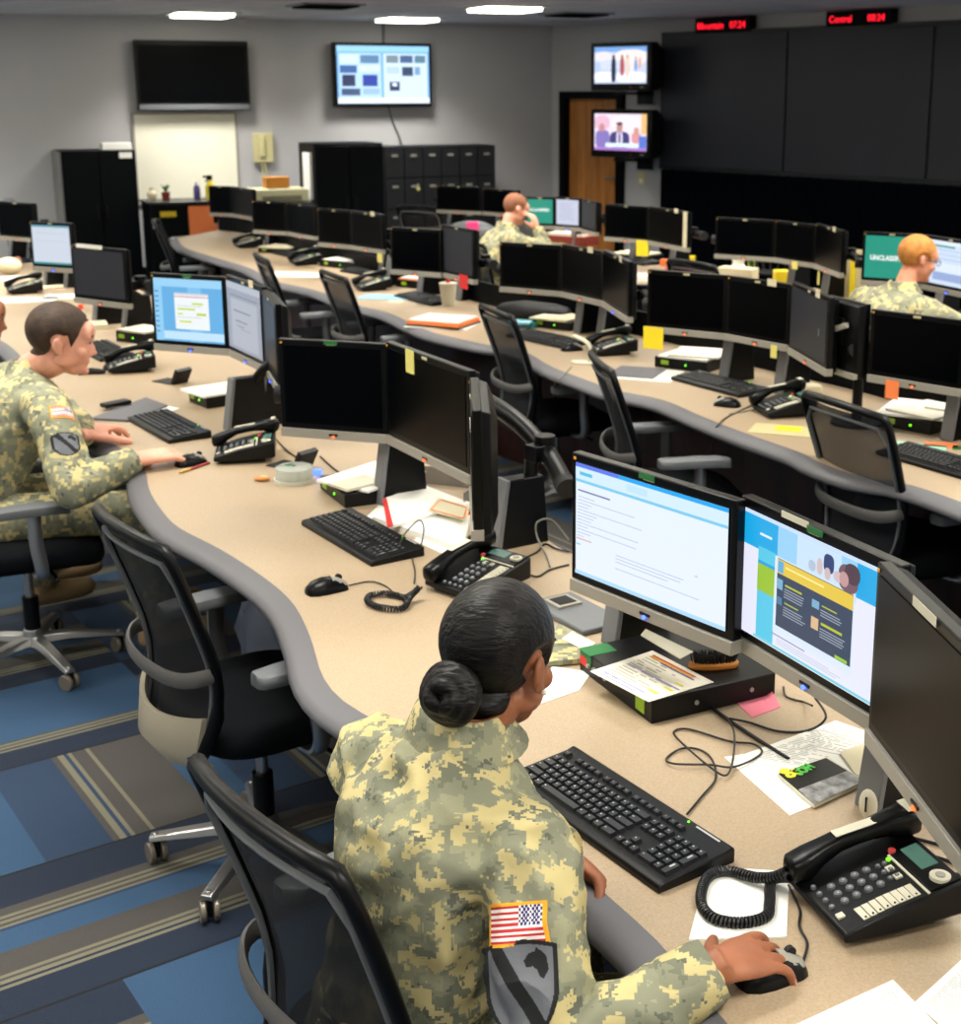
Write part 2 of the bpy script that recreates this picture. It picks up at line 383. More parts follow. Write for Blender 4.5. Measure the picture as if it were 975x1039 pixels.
for (u,v),s in (((205,13),'bright ceiling light panel at upper left above the black wall screen'),((413,18),'bright ceiling light panel above the lit wall screen'),((512,7),'bright ceiling light panel nearest the camera of the three in view')):
    fixture(P(u,v,CEIL),s,HL,40,.62,.62)
vis=[P(u,v,CEIL) for u,v in ((205,13),(413,18),(512,7))]
POW=20
for i in range(7):
    for j in range(9):
        c=K+dl*(1.3+i*2.3)+dr*(1.6+j*2.4); c.z=CEIL
        # only the fixtures that stand over the visible part of the room
        if any((c-q).xy.length<1.7 for q in vis): continue
        dd=c.xy.length
        if c.y<-3 : continue
        if c.y>7.5:
            # would it show in the frame?
            dcam=Vector((c.x,c.y*cos(PIT)-(CEIL-EYE)*sin(PIT),c.y*sin(PIT)+(CEIL-EYE)*cos(PIT)))
            u=CX+FPX*dcam.x/dcam.y; v=CY-FPX*dcam.z/dcam.y
            if -40<u<1015 and v>-6: continue
        fixture(c,'ceiling light panel out of view above the desks',HL,POW*(1.75 if c.y>9 else 1.15 if c.y>6 else 1))
# ceiling air vents in view
for (u,v),s in (((330,5),'dark grey air vent in the ceiling left of the lit wall screen'),((585,14),'dark grey air vent in the ceiling near the room corner')):
    c=P(u,v,CEIL); t=thing('ceiling_vent',s,'air vent',c,HL,'ceiling air vents')
    m=MB(); m.box((0,0,-.006),(.6,.6,.012),M['grey']); m.build('vent_frame',t,smooth=False)
    m=MB()
    for k in range(7): m.box((0,-.24+k*.08,-.018),(.5,.03,.012),M['cabinet'],rot=(.5,0,0))
    m.build('louvre',t,smooth=False)
# ---------------------------------------------------------------- wall screens
def on_wall(side,u0,v0,u1,v1,off):
    uc=(u0+u1)/2; a=W(u0,(v0+v1)/2,side,off); b=W(u1,(v0+v1)/2,side,off); c=W(uc,v0,side,off); d=W(uc,v1,side,off)
    return Vector(((a.x+b.x)/2,(a.y+b.y)/2,d.z)),(b-a).xy.length,c.z-d.z,(HL if side=='l' else HR)
def em(name,c,s=1.0): return mat(name,c,.5,emit=s)
def picture(parent,w,h,rects,name='screen_image',off=0,base=(0,0),st=1.,y=-.001):
    """flat image on a screen: rects x0,y0,x1,y1,colour with y measured down from the top left"""
    m=MB()
    for i,(x0,y0,x1,y1,c,*o_) in enumerate(rects):
        mt=em('glow_%d_%d_%d_%d'%(c+(round(st*100),)),c,st); yy=y-.0002*i if i<40 else y-.008
        vs=[(-w/2+x0*w,yy,h-y1*h),(-w/2+x1*w,yy,h-y1*h),(-w/2+x1*w,yy,h-y0*h),(-w/2+x0*w,yy,h-y0*h)]
        if o_:            # rounded shape
            cx_,cz_=(vs[0][0]+vs[2][0])/2,(vs[0][2]+vs[2][2])/2; rx,rz=abs(vs[1][0]-vs[0][0])/2,abs(vs[2][2]-vs[1][2])/2; q=[2*PI*k/18 for k in range(18)]
            m.add([(cx_+rx*math.copysign(abs(cos(a))**o_[0],cos(a)),yy,cz_+rz*math.copysign(abs(sin(a))**o_[0],sin(a))) for a in q],[tuple(range(18))],mt)
        else: m.add(vs,[(0,1,2,3)],mt)
    o=m.build(name,parent,smooth=False); o.location=(base[0],off,base[1]); return o
def flat_tv(side,px,label,off=.16,rects=None,sound=False,frame=.03):
    c,w,h,rz=on_wall(side,*px,off); t=thing('wall_screen',label,'television',c,rz)
    m=MB(); m.box((0,.045,h/2),(w,.09,h),M['bezel']); m.build('housing',t,bevel=.006)
    m=MB(); m.box((0,.125,h/2),(.5,.075,.4),M['frame']); m.build('wall_bracket',t,bevel=.004)
    if rects is None:
        m=MB(); m.box((0,-.001,h/2+.02),(w-2*frame,.004,h-.14),M['screen']); m.build('screen',t)
        m=MB(); m.box((0,-.006,.035),(w*.98,.018,.06),M['grey']); m.build('speaker_bar',t,bevel=.006)
    else:
        picture(t,w-2*frame,h-2*frame,rects,off=-.003,base=(0,frame),st=1.25)
        m=MB(); m.box((0,-.004,h/2),(w-2*frame,.006,h-2*frame),M['screen']); o=m.build('screen',t); o.location.y=.004
    return t
flat_tv('l',(138,41,253,112),'large switched-off black flat screen on the grey wall above the whiteboard')
Bl=(96,160,232); W1=(232,242,252); Dk=(30,52,96)
r=[(0,0,1,1,(120,178,238)),(0,0,1,.1,(150,205,245)),(.02,.13,.47,.98,(180,215,245)),(.5,.13,.98,.98,(205,225,245)),(0,.9,1,1,(225,238,250))]
rs=random.Random(3)
for (x,y,w_,h_,c) in [(.03,.16,.2,.14,(205,225,240)),(.25,.16,.2,.14,(90,130,170)),(.03,.34,.18,.13,(60,100,160)),(.24,.34,.22,.1,(210,230,250)),(.05,.5,.14,.2,(40,50,90)),(.27,.5,.16,.2,(30,60,160)),(.04,.74,.2,.12,(60,80,120)),(.27,.74,.18,.1,(150,185,225)),
   (.53,.16,.13,.13,(120,140,150)),(.68,.16,.14,.13,(70,100,140)),(.84,.16,.12,.13,(90,130,150)),(.53,.36,.14,.12,(180,205,230)),(.7,.36,.12,.16,(50,70,100)),(.84,.36,.06,.14,(120,160,200)),(.56,.62,.11,.16,(25,45,90)),(.59,.64,.05,.06,(230,240,250))]: r.append((x,y,x+w_,y+h_,c))
flat_tv('l',(339,43.5,438,108),'lit flat screen with a bluish grid of small pictures on the grey wall',.16,r,frame=.035)
# conduit and cable of the lit screen
def wire(name,label,pts,r,mt,cat='cable',group=None,k=6,parent=None):
    m=MB(); m.tube(smooth_pts(pts,k),r,mt,8); o=m.build(name,parent)
    if parent is None: tag(o,label,cat,group)
    return o
a=W(389,22,'l',.02); b=W(389,46,'l',.02); a.z=CEIL; m=MB(); m.cyl(a,b,.016,M['grey']); tag(m.build('conduit'),'thin grey vertical conduit running from the ceiling to the lit wall screen','pipe')
wire('screen_cable','thin dark cable hanging from the lit wall screen to the lockers',[W(394,108,'l',.02),W(398,122,'l',.02),W(405,138,'l',.02),W(408,150,'l',.02)],.006,M['cable'])
# whiteboard
c,w,h,rz=on_wall('l',137,115,241,205,.012)
t=thing('whiteboard','tall blank cream whiteboard on the wall below the black screen','whiteboard',c,rz)
m=MB(); m.box((0,0,h/2),(w,.012,h),mat('whiteboard_face',(232,228,208),.35)); m.build('board',t)
m=MB()
for x,z,a_,b_ in ((0,h,w+.03,.025),(0,0,w+.03,.025),(-w/2,h/2,.025,h),(w/2,h/2,.025,h)): m.box((x,-.004,z),(a_,.02,b_),M['silver'])
m.build('rim',t)
# wall telephone, beige
c,w,h,rz=on_wall('l',257,135,277,165,.04)
t=thing('wall_telephone','beige wall-mounted telephone box on the grey wall right of the whiteboard','telephone',c,rz)
m=MB(); m.box((0,0,h/2),(w,.07,h),M['ivory']); m.build('housing',t,bevel=.012)
m=MB(); m.box((-.02,-.05,h*.55),(.06,.03,h*.7),M['ivory']); m.build('handset',t,bevel=.012)
m=MB(); m.tube(smooth_pts([(0,-.03,0),(.02,-.03,-.12),(.01,-.02,-.25),(-.02,-.02,-.1),(-.03,-.03,0)],6),.009,M['ivory'],8); m.build('cord',t)
# tube televisions on the right wall
def tube_tv(px,rects,label,dep=.42):
    c,w,h,rz=on_wall('r',*px,dep+.2); t=thing('television',label,'television',c,rz+R(8))
    f=M['bezel']; m=MB()
    def ring(x,y,z0,z1): return [(-x,y,z0),(x,y,z0),(x,y,z1),(-x,y,z1)]
    m.loft([ring(w/2,0,0,h),ring(w/2,.12,0,h),ring(w*.36,dep*.95,h*.12,h*.84)],f); m.build('housing',t,bevel=.012)
    picture(t,w*.86,h*.76,rects,off=-.004,base=(-.0,h*.15),st=1.15)
    m=MB(); m.box((0,-.002,h*.07),(w*.9,.008,h*.09),M['frame']); m.box((w*.18,-.007,h*.07),(.014,.006,.014),M['red']); m.box((w*.36,-.007,h*.07),(.05,.006,.012),M['silver']); m.build('control_strip',t)
    m=MB(); m.box((0,dep*.6,-.03),(.3,dep*.9,.03),M['frame']); m.cyl((0,dep,-.03),(0,dep+.06,-.03),.03,M['frame']); m.box((0,dep+.045,-.03),(.22,.03,.25),M['frame']); m.build('wall_bracket',t,bevel=.003)
    return t
sky=[(0,0,1,1,(196,208,234)),(0,0,1,.14,(120,165,225)),(0,.12,.35,.4,(225,222,228),.8),(.4,.08,1,.5,(238,228,226),.7),(.1,.35,.6,.62,(205,214,236),.9),(0,.68,.36,.95,(242,243,250),.5),(.42,.68,1,.97,(234,236,248),.5),
 (.33,.3,.42,.97,(25,42,72),.6),(.345,.22,.405,.34,(70,58,66),1),(.5,.3,.58,.78,(175,82,84),.6),(.515,.22,.565,.33,(150,100,90),1),(.6,.3,.68,.8,(228,205,188),.6),(.615,.22,.665,.32,(205,160,140),1),(.77,.34,.83,.66,(120,160,215),.7),(.78,.26,.82,.36,(215,160,140),1),(.85,.3,.9,.6,(228,165,146),.7),(.7,.42,.76,.74,(240,226,220),.7),(.0,.4,.12,.7,(180,196,226),.8)]
tube_tv((603,43,657,92),sky,'upper tube television on wall bracket showing figures on a bright scene')
int_=[(0,0,1,1,(234,218,236)),(0,.05,.3,.45,(226,182,205),.8),(.3,.04,.9,.5,(242,226,238),.8),(.9,.0,1,.55,(240,190,120)),(.02,.45,.3,.95,(134,118,188),.6),(.09,.27,.2,.5,(196,140,136),1),(.3,.48,.68,.95,(66,60,118),.6),(.43,.46,.55,.9,(224,216,240),.7),(.47,.5,.51,.85,(90,60,130),1),(.43,.24,.55,.52,(186,140,134),1),(.43,.22,.55,.32,(90,66,70),.9),(.72,.5,.9,.8,(216,150,156),.7),(.76,.36,.86,.56,(206,150,134),1),(.86,.6,1,.92,(90,120,210)),(.22,.8,.84,.91,(218,242,242)),(0,.92,1,1,(172,124,202))]
tube_tv((603,111,657,160),int_,'lower tube television on wall bracket showing a seated person in a dark suit')
c,w,h,rz=on_wall('r',647,175,655,188,.01); m=MB(); m.box((0,0,h/2),(w,.014,h),M['ivory']); m.box((0,-.01,h*.35),(w*.4,.012,h*.3),M['white']); o=m.build('wall_outlet',bevel=.002); o.location=c; o.rotation_euler=(0,0,rz); tag(o,'small pale outlet plate on the wall below the lower tube television','outlet')
# video wall of dark panels with a black curtain wall under it
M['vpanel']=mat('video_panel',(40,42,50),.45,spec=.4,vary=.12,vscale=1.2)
M['vtrim']=mat('video_wall_trim',(14,16,20),.4)
a=W(673,100,'r',.1); ztop=.5*(W(673,34.6,'r',.1).z+W(975,23.8,'r',.1).z); zb=.5*(W(673,167,'r',.1).z+W(975,188.5,'r',.1).z)
t=thing('video_wall','wide dark video wall of tall panels filling the right-hand wall','video wall',(a.x,a.y,0),HR)
xs=[0]; 
for u in (799,946): q=W(u,100,'r',.1); xs.append((q-a).xy.length)
xs.append(xs[2]+(xs[2]-xs[1])); xs.append(xs[3]+xs[1])
for i in range(4):
    m=MB(); m.box(((xs[i]+xs[i+1])/2,0,(ztop+zb)/2),(xs[i+1]-xs[i]-.03,.06,ztop-zb-.04),M['vpanel']); m.build('screen_panel',t,bevel=.004)
m=MB(); L_=xs[-1]
m.box((L_/2,.03,ztop),(L_+.06,.1,.05),M['vtrim']); m.box((L_/2,.03,zb),(L_+.06,.1,.05),M['vtrim']); m.box((0,.03,(ztop+zb)/2),(.05,.1,ztop-zb),M['vtrim']); m.box((L_,.03,(ztop+zb)/2),(.05,.1,ztop-zb),M['vtrim'])
for x in xs[1:-1]: m.box((x,.03,(ztop+zb)/2),(.035,.08,ztop-zb),M['vtrim'])
m.box((L_/2,.075,(ztop+zb)/2),(L_,.02,ztop-zb),M['vtrim']); m.build('frame',t)
# pleated black curtain below
m=MB(); pts=[]; n=int(L_/.02)
M['curtain']=mat('black_curtain',(3,5,10),.95,spec=.05)
f=[(i*.02,-.02+.012*sin(i*.9)+.006*sin(i*.37)) for i in range(n)]; g=[(x,y+.03) for x,y in f[::-1]]
m.prism(f+g,.0,zb-.03,M['curtain']); o=m.build('curtain',ang=80); o.location=(a.x,a.y,0); o.rotation_euler=(0,0,HR); tag(o,'long black pleated curtain hanging from the video wall down to the floor','curtain')
# red clock signs
def clock(px,city,tm,label):
    c,w,h,rz=on_wall('r',*px,.14); t=thing('clock_sign',label,'digital clock',c,rz)
    m=MB(); m.box((0,.05,h/2),(w,.1,h),M['cabinet']); m.build('housing',t,bevel=.006)
    rd=em('led_red',(255,22,45),1.6)
    text_mesh(city,h*.62,rd,'city_name',t,(-w*.45,-.003,h*.26),(PI/2,0,0),bold=.0008)
    text_mesh(tm,h*.62,rd,'time_digits',t,(w*.14,-.003,h*.26),(PI/2,0,0),bold=.0008)
clock((705,17,761,33),'Mountain','07:24','left red digital clock sign reading Mountain 07:24 above the video wall')
clock((838,10,905,26),'Central','08:24','right red digital clock sign reading Central 08:24 above the video wall')
# ---------------------------------------------------------------- cabinets along the left wall
def cab(side,u0,u1,vtop,off,dep,label,name='storage_cabinet',cat='cabinet',doors=2,handle=True):
    a=W(u0,vtop,side,off); b=W(u1,vtop,side,off); h=(a.z+b.z)/2; w=(b-a).xy.length; c=(a+b)/2; c.z=0
    t=thing(name,label,cat,c,HL if side=='l' else HR)
    m=MB(); m.box((0,dep/2,h/2),(w,dep,h),M['cabinet']); m.build('body',t,bevel=.006)
    for i in range(doors):
        dw=w/doors; m=MB(); m.box((-w/2+dw*(i+.5),-.011,h/2),(dw-.01,.02,h-.05),M['cabinet']); d=m.build('door',t,bevel=.003)
        if handle:
            m=MB(); x=-w/2+dw*(i+.5)+(dw/2-.05)*(1 if i%2==0 else -1); m.box((x,-.035,h*.55),(.018,.02,.14),M['frame']); hn=m.build('handle',d,bevel=.003)
    return t,w,h
tc_,w,h=cab('l',61,137,153,.62,.6,'tall black steel storage cabinet against the left wall by the whiteboard')
m=MB(); m.box((-w/2-.012,.3,h/2),(.022,.6,h-.02),M['cabside']); m.build('side_panel',tc_)
m=MB(); m.box((w*.36,-.024,h*.965),(.13,.004,.06),M['white']); m.build('label_card',tc_)
m=MB(); m.box((w*.3,.3,h+.035),(.3,.22,.07),M['white']); o=m.build('paper_box',bevel=.004); tag(o,'flat white box lying on top of the tall black cabinet','box'); o.location=tc_.location; o.rotation_euler=tc_.rotation_euler
o.location.z=0
t2,w2,h2=cab('l',318,388,145.5,1.15,.6,'black steel cabinet with papers on its side, left of the lockers')
m=MB(); m.box((-w2/2-.018,.2,h2-.35),(.035,.26,.5),M['white']); m.box((-w2/2-.03,.3,h2-.75),(.05,.24,.35),M['label']); m.build('paper_holder',t2,bevel=.004)
# locker bank
a=W(390,149,'l',.75); b=W(502,147.5,'l',.75); h=(a.z+b.z)/2; w=(b-a).xy.length; c=(a+b)/2; c.z=0
t=thing('locker_bank','bank of black lockers with small silver latches by the far wall','lockers',c,HL)
m=MB(); m.box((0,.25,h/2),(w,.5,h),M['cabinet']); m.build('body',t,bevel=.004)
nc,nrw=6,4
for i in range(nc):
    for j in range(nrw):
        x=-w/2+(i+.5)*w/nc; z=(j+.5)*h/nrw
        m=MB(); m.box((0,0,0),(w/nc-.012,.016,h/nrw-.012),M['vtrim']); d=m.build('door',t,loc=(x,-.01,z))
        m=MB(); m.box((0,-.014,h/nrw*.22),(.07,.008,.025),M['silver']); m.build('label_plate',d)
m=MB(); m.cyl((0,0,0),(0,-.02,0),.02,M['yellowpale']); m.box((0,-.01,.035),(.02,.012,.04),M['chrome']); o=m.build('padlock'); o.location=t.matrix_basis@Vector((-w/2+1.5*w/nc+.04,-.03,h*.66)); o.rotation_euler=(0,0,HL); tag(o,'small yellow padlock hanging on a black locker door','padlock')
# credenza
a=W(152,204,'l',1.0); b=W(262,204,'l',1.0); h=.98; u=(a+b)/2
a=W(152,204,'l',1.4); b=W(258,204,'l',1.4); h=(a.z+b.z)/2; w=(b-a).xy.length; c=(a+b)/2; c.z=0
t=thing('credenza','low black credenza below the whiteboard with a yellow label','cabinet',c,HL)
m=MB(); m.box((0,.25,h/2-.015),(w,.5,h-.03),M['cabinet']); m.build('body',t,bevel=.005)
m=MB(); m.box((0,.24,h-.012),(w+.04,.54,.024),M['vtrim']); m.build('top_panel',t,bevel=.004)
for i in range(3):
    m=MB(); m.box((-w/2+(i+.5)*w/3,-.01,h/2-.03),(w/3-.01,.02,h-.1),M['cabinet']); d=m.build('door',t,bevel=.003)
m=MB(); m.box((-w/2+.17,-.022,h-.12),(.16,.003,.055),mat('yellow_label',(225,190,25),.6)); m.build('label',t)
m=MB(); m.prism([(-.1,-.1),(.09,-.1),(.16,-.1),(.16,-.02),(.1,0),(.1,.14),(-.1,.14)],0,.003,M['orange']); o=m.build('orange_notice',smooth=False,rot=(PI/2,0,HL)); o.location=t.matrix_basis@Vector((-w/2+.5,-.03,h-.22)); o.rotation_euler=(PI/2,0,HL); o.scale=(1.25,1.25,1); tag(o,'bright orange notice sheet stuck to the front of the black credenza','notice')
CR=(t.matrix_basis.copy(),w,h)
def on_cr(x,y=.2): return CR[0]@Vector((x,y,CR[2]))
w=CR[1]
m=MB(); m.tube([(0,0,0),(0,0,.09)],[.035,.045],M['redbrown'],16); o=m.build('flower_pot',loc=on_cr(-w/2+.2)); tag(o,'small brown pot with a green sprig on the black credenza','pot')
m=MB()
for k in range(9): aa=k*.7; m.tube([(0,0,.08),(.02*cos(aa),.02*sin(aa),.13),(.045*cos(aa),.045*sin(aa),.15+.01*(k%3))],[.004,.008,.002],mat('leaf_green',(60,110,50),.7),6)
m.build('sprig',o)
m=MB(); m.ell((0,0,.06),(.05,.05,.06),M['cream']); m.cyl((0,0,.1),(0,0,.14),.022,M['cream']); tag(m.build('jar',loc=on_cr(-w/2+.06)),'rounded cream jar at the left end of the black credenza','jar')
t=thing('spray_bottle','yellow spray bottle with black trigger on the black credenza','bottle',on_cr(-w/2+.66),HL)
ye=mat('bottle_yellow',(225,200,30),.4); m=MB(); m.tube([(0,0,0),(0,0,.13),(0,0,.17),(0,0,.2)],[.05,.05,.03,.018],ye,16); m.build('body',t)
m=MB(); m.box((.0,0,.225),(.05,.03,.05),M['cabinet']); m.box((-.045,0,.235),(.05,.02,.02),M['cabinet']); m.box((-.035,0,.2),(.012,.015,.05),M['cabinet'],rot=(0,.4,0)); m.build('trigger',t,bevel=.003)
t=thing('spray_bottle','purple bottle with white cap beside the yellow spray bottle','bottle',on_cr(-w/2+.52),HL)
m=MB(); m.tube([(0,0,0),(0,0,.12),(0,0,.15)],[.035,.035,.018],mat('bottle_purple',(70,60,120),.4),16); m.build('body',t)
m=MB(); m.cyl((0,0,.15),(0,0,.18),.018,M['white']); m.build('cap',t)
# side table with cream office machine and orange box, between credenza and the cabinet
a=W(258,200,'l',1.9); b=W(314,200,'l',1.9); w=(b-a).xy.length; c=(a+b)/2; c.z=0
zt=W(286,206,'l',1.9).z
t=thing('side_table','small dark table under the cream printer by the far wall','table',c,HL)
m=MB(); m.box((0,.2,zt-.02),(w+.05,.5,.04),M['vtrim']); m.build('table_top',t,bevel=.004)
for x in (-1,1):
    for y in (0,1): m=MB(); m.box((x*w*.45,y*.38+.01,(zt-.04)/2),(.04,.04,zt-.04),M['vtrim']); m.build('leg',t)
t=thing('printer','flat cream desktop printer on the table left of the black cabinet','printer',(c.x,c.y,zt),HL)
m=MB(); m.box((0,.2,.07),(w,.4,.14),mat('printer_cream',(205,200,160),.5)); m.build('body',t,bevel=.02)
m=MB(); m.box((0,-.01,.05),(w*.7,.03,.05),mat('printer_shadow',(120,118,95),.6)); m.build('paper_tray',t,bevel=.003)  # shade painted in: tray in a darkened copy of the printer cream
m=MB(); m.box((.0,.22,.19),(.24,.16,.1),M['orangewood']); m.box((0,.22,.245),(.26,.18,.012),M['orangewood']); o=m.build('orange_box',bevel=.004,loc=(c.x,c.y,zt),rot=(0,0,HL)); tag(o,'small orange box on top of the cream printer','box')
# ================================================================ DESKS
def desk(name,label,front,back,front_in_px=True,panel=True):
    """front: inner laminate line; back: world points; both run the same way"""
    F=[P(*q) if front_in_px and len(q)==2 and abs(q[0])+abs(q[1])>60 else Vector((q[0],q[1],DT)) for q in front]
    F=smooth_pts(F,4); B=smooth_pts([Vector((x,y,DT)) for x,y in back],4)
    t=thing(name,label,'desk',(0,0,0))
    def resample(pl,n):
        L=[0]
        for i in range(1,len(pl)): L.append(L[-1]+(pl[i]-pl[i-1]).length)
        return [Vector((float(np.interp(L[-1]*k/n,L,[p.x for p in pl])),float(np.interp(L[-1]*k/n,L,[p.y for p in pl])),DT)) for k in range(n+1)]
    F=resample(F,160); Br=resample(B,160); lo=Vector((0,0,-.034))
    m=MB(); m.loft([[p+lo,p,p.lerp(q,.5),q,q+lo,p.lerp(q,.5)+lo] for p,q in zip(F,Br)],M['lam']); m.build('worktop',t,ang=30)
    # soft grey front edge: section swept along the front line
    N=[]
    for i in range(len(F)):
        a=F[max(i-1,0)]; b=F[min(i+1,len(F)-1)]; d=(b-a).normalized(); n=Vector((d.y,-d.x,0))
        N.append(n)
    q=B[len(B)//2]-F[len(F)//2]
    if N[len(F)//2].dot(q)>0: N=[-n for n in N]
    prof=[(-.002,0.0015),(.02,0.0),(.045,-.006),(.06,-.016),(.066,-.028),(.06,-.038),(.045,-.042),(-.002,-.042)]
    m=MB(); m.loft([[p+n*x+Vector((0,0,z)) for x,z in prof] for p,n in zip(F,N)],M['bull']); m.build('front_edge',t,ang=60)
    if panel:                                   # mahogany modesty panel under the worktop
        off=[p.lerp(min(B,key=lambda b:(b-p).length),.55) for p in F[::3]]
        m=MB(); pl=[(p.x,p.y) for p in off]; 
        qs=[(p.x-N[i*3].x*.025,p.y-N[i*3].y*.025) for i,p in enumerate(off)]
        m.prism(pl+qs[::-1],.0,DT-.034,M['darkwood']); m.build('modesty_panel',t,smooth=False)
    if not panel or 'second row' in label:     # low black screen along the back of the bench
        m=MB(); up=Vector((0,0,.13)); lo2=Vector((0,0,-.2)); rg=[]
        for i,q in enumerate(Br[:-1]):
            d=(Br[i+1]-q).normalized(); n=Vector((d.y,-d.x,0)); n=n if n.dot(q-F[i])>0 else -n; n*=.02; rg.append([q+n*.1+lo2,q+n+lo2,q+n+up,q+n*.1+up])
        m.loft(rg,M['cabinet']); m.build('rear_screen',t,smooth=False)
    return t
f1=[(-4.6,9.9),(-4.1,8.9),(-3.55,8.1),(-20,335),(8,350),(30,372),(60,400),(85,425),(108,447),(135,462),(147,479),(151,498),(164,519),(181,536),(223,558),(265,585),(296,612),(314,647),(326,686),(345,710),(373,728),(450,772),(530,815),(560,840),(587,883),(665,955),(718,1019),(736,1039),(.33,1.45),(.42,1.2),(.5,.8)]
b1=[(-3.9,10.4),(-3.1,9.6),(-2.5,8.6),(-1.95,7.6),(-1.4,6.7),(-1.05,6.0),(-.75,5.3),(-.42,4.75),(-.12,4.2),(-.02,3.8),(.2,3.5),(.6,3.15),(.95,2.6),(1.15,2.0),(1.3,1.4),(1.4,.8)]
desk('curved_workbench','long wavy tan workbench nearest the camera with rounded grey edge',f1,b1)
f2=[(171,243),(178,240),(187,251),(213,260),(253,272),(278,285),(321,295),(358,309),(392,317),(417,328),(441,338),(494,350),(526,354),(561,373),(598,387),(623,396),(672,406),(712,423),(740,434),(770,445),(813,460),(832,470),(870,483),(918,491),(975,510),(1.5,3.7),(1.75,3.2)]
b2=[(-3.1,12.9),(-2.8,12.6),(-2.45,11.9),(-1.95,10.8),(-1.35,9.85),(-.7,8.8),(-.3,8.15),(.15,7.6),(.6,7.0),(.95,6.35),(1.3,5.85),(1.6,5.3),(1.95,4.75),(2.2,4.1),(2.3,3.4)]
desk('curved_workbench','long wavy tan workbench in the second row with the dark switched-off screens',f2,b2)
f3=[(-1.6,12.9),(-1.2,12.0),(-.65,10.85),(-.05,9.85),(.35,9.2),(.75,8.6),(1.1,8.05),(1.35,7.5),(1.8,6.9),(2.3,6.2)]
b3=[(-.9,13.4),(-.45,12.5),(.05,11.6),(.6,10.7),(1.0,10.1),(1.45,9.4),(1.8,8.9),(2.15,8.3),(2.5,7.8),(2.9,7.3),(3.3,6.7)]
desk('curved_workbench','farthest tan workbench where the red-haired soldier sits, before the video wall',f3,b3,False)
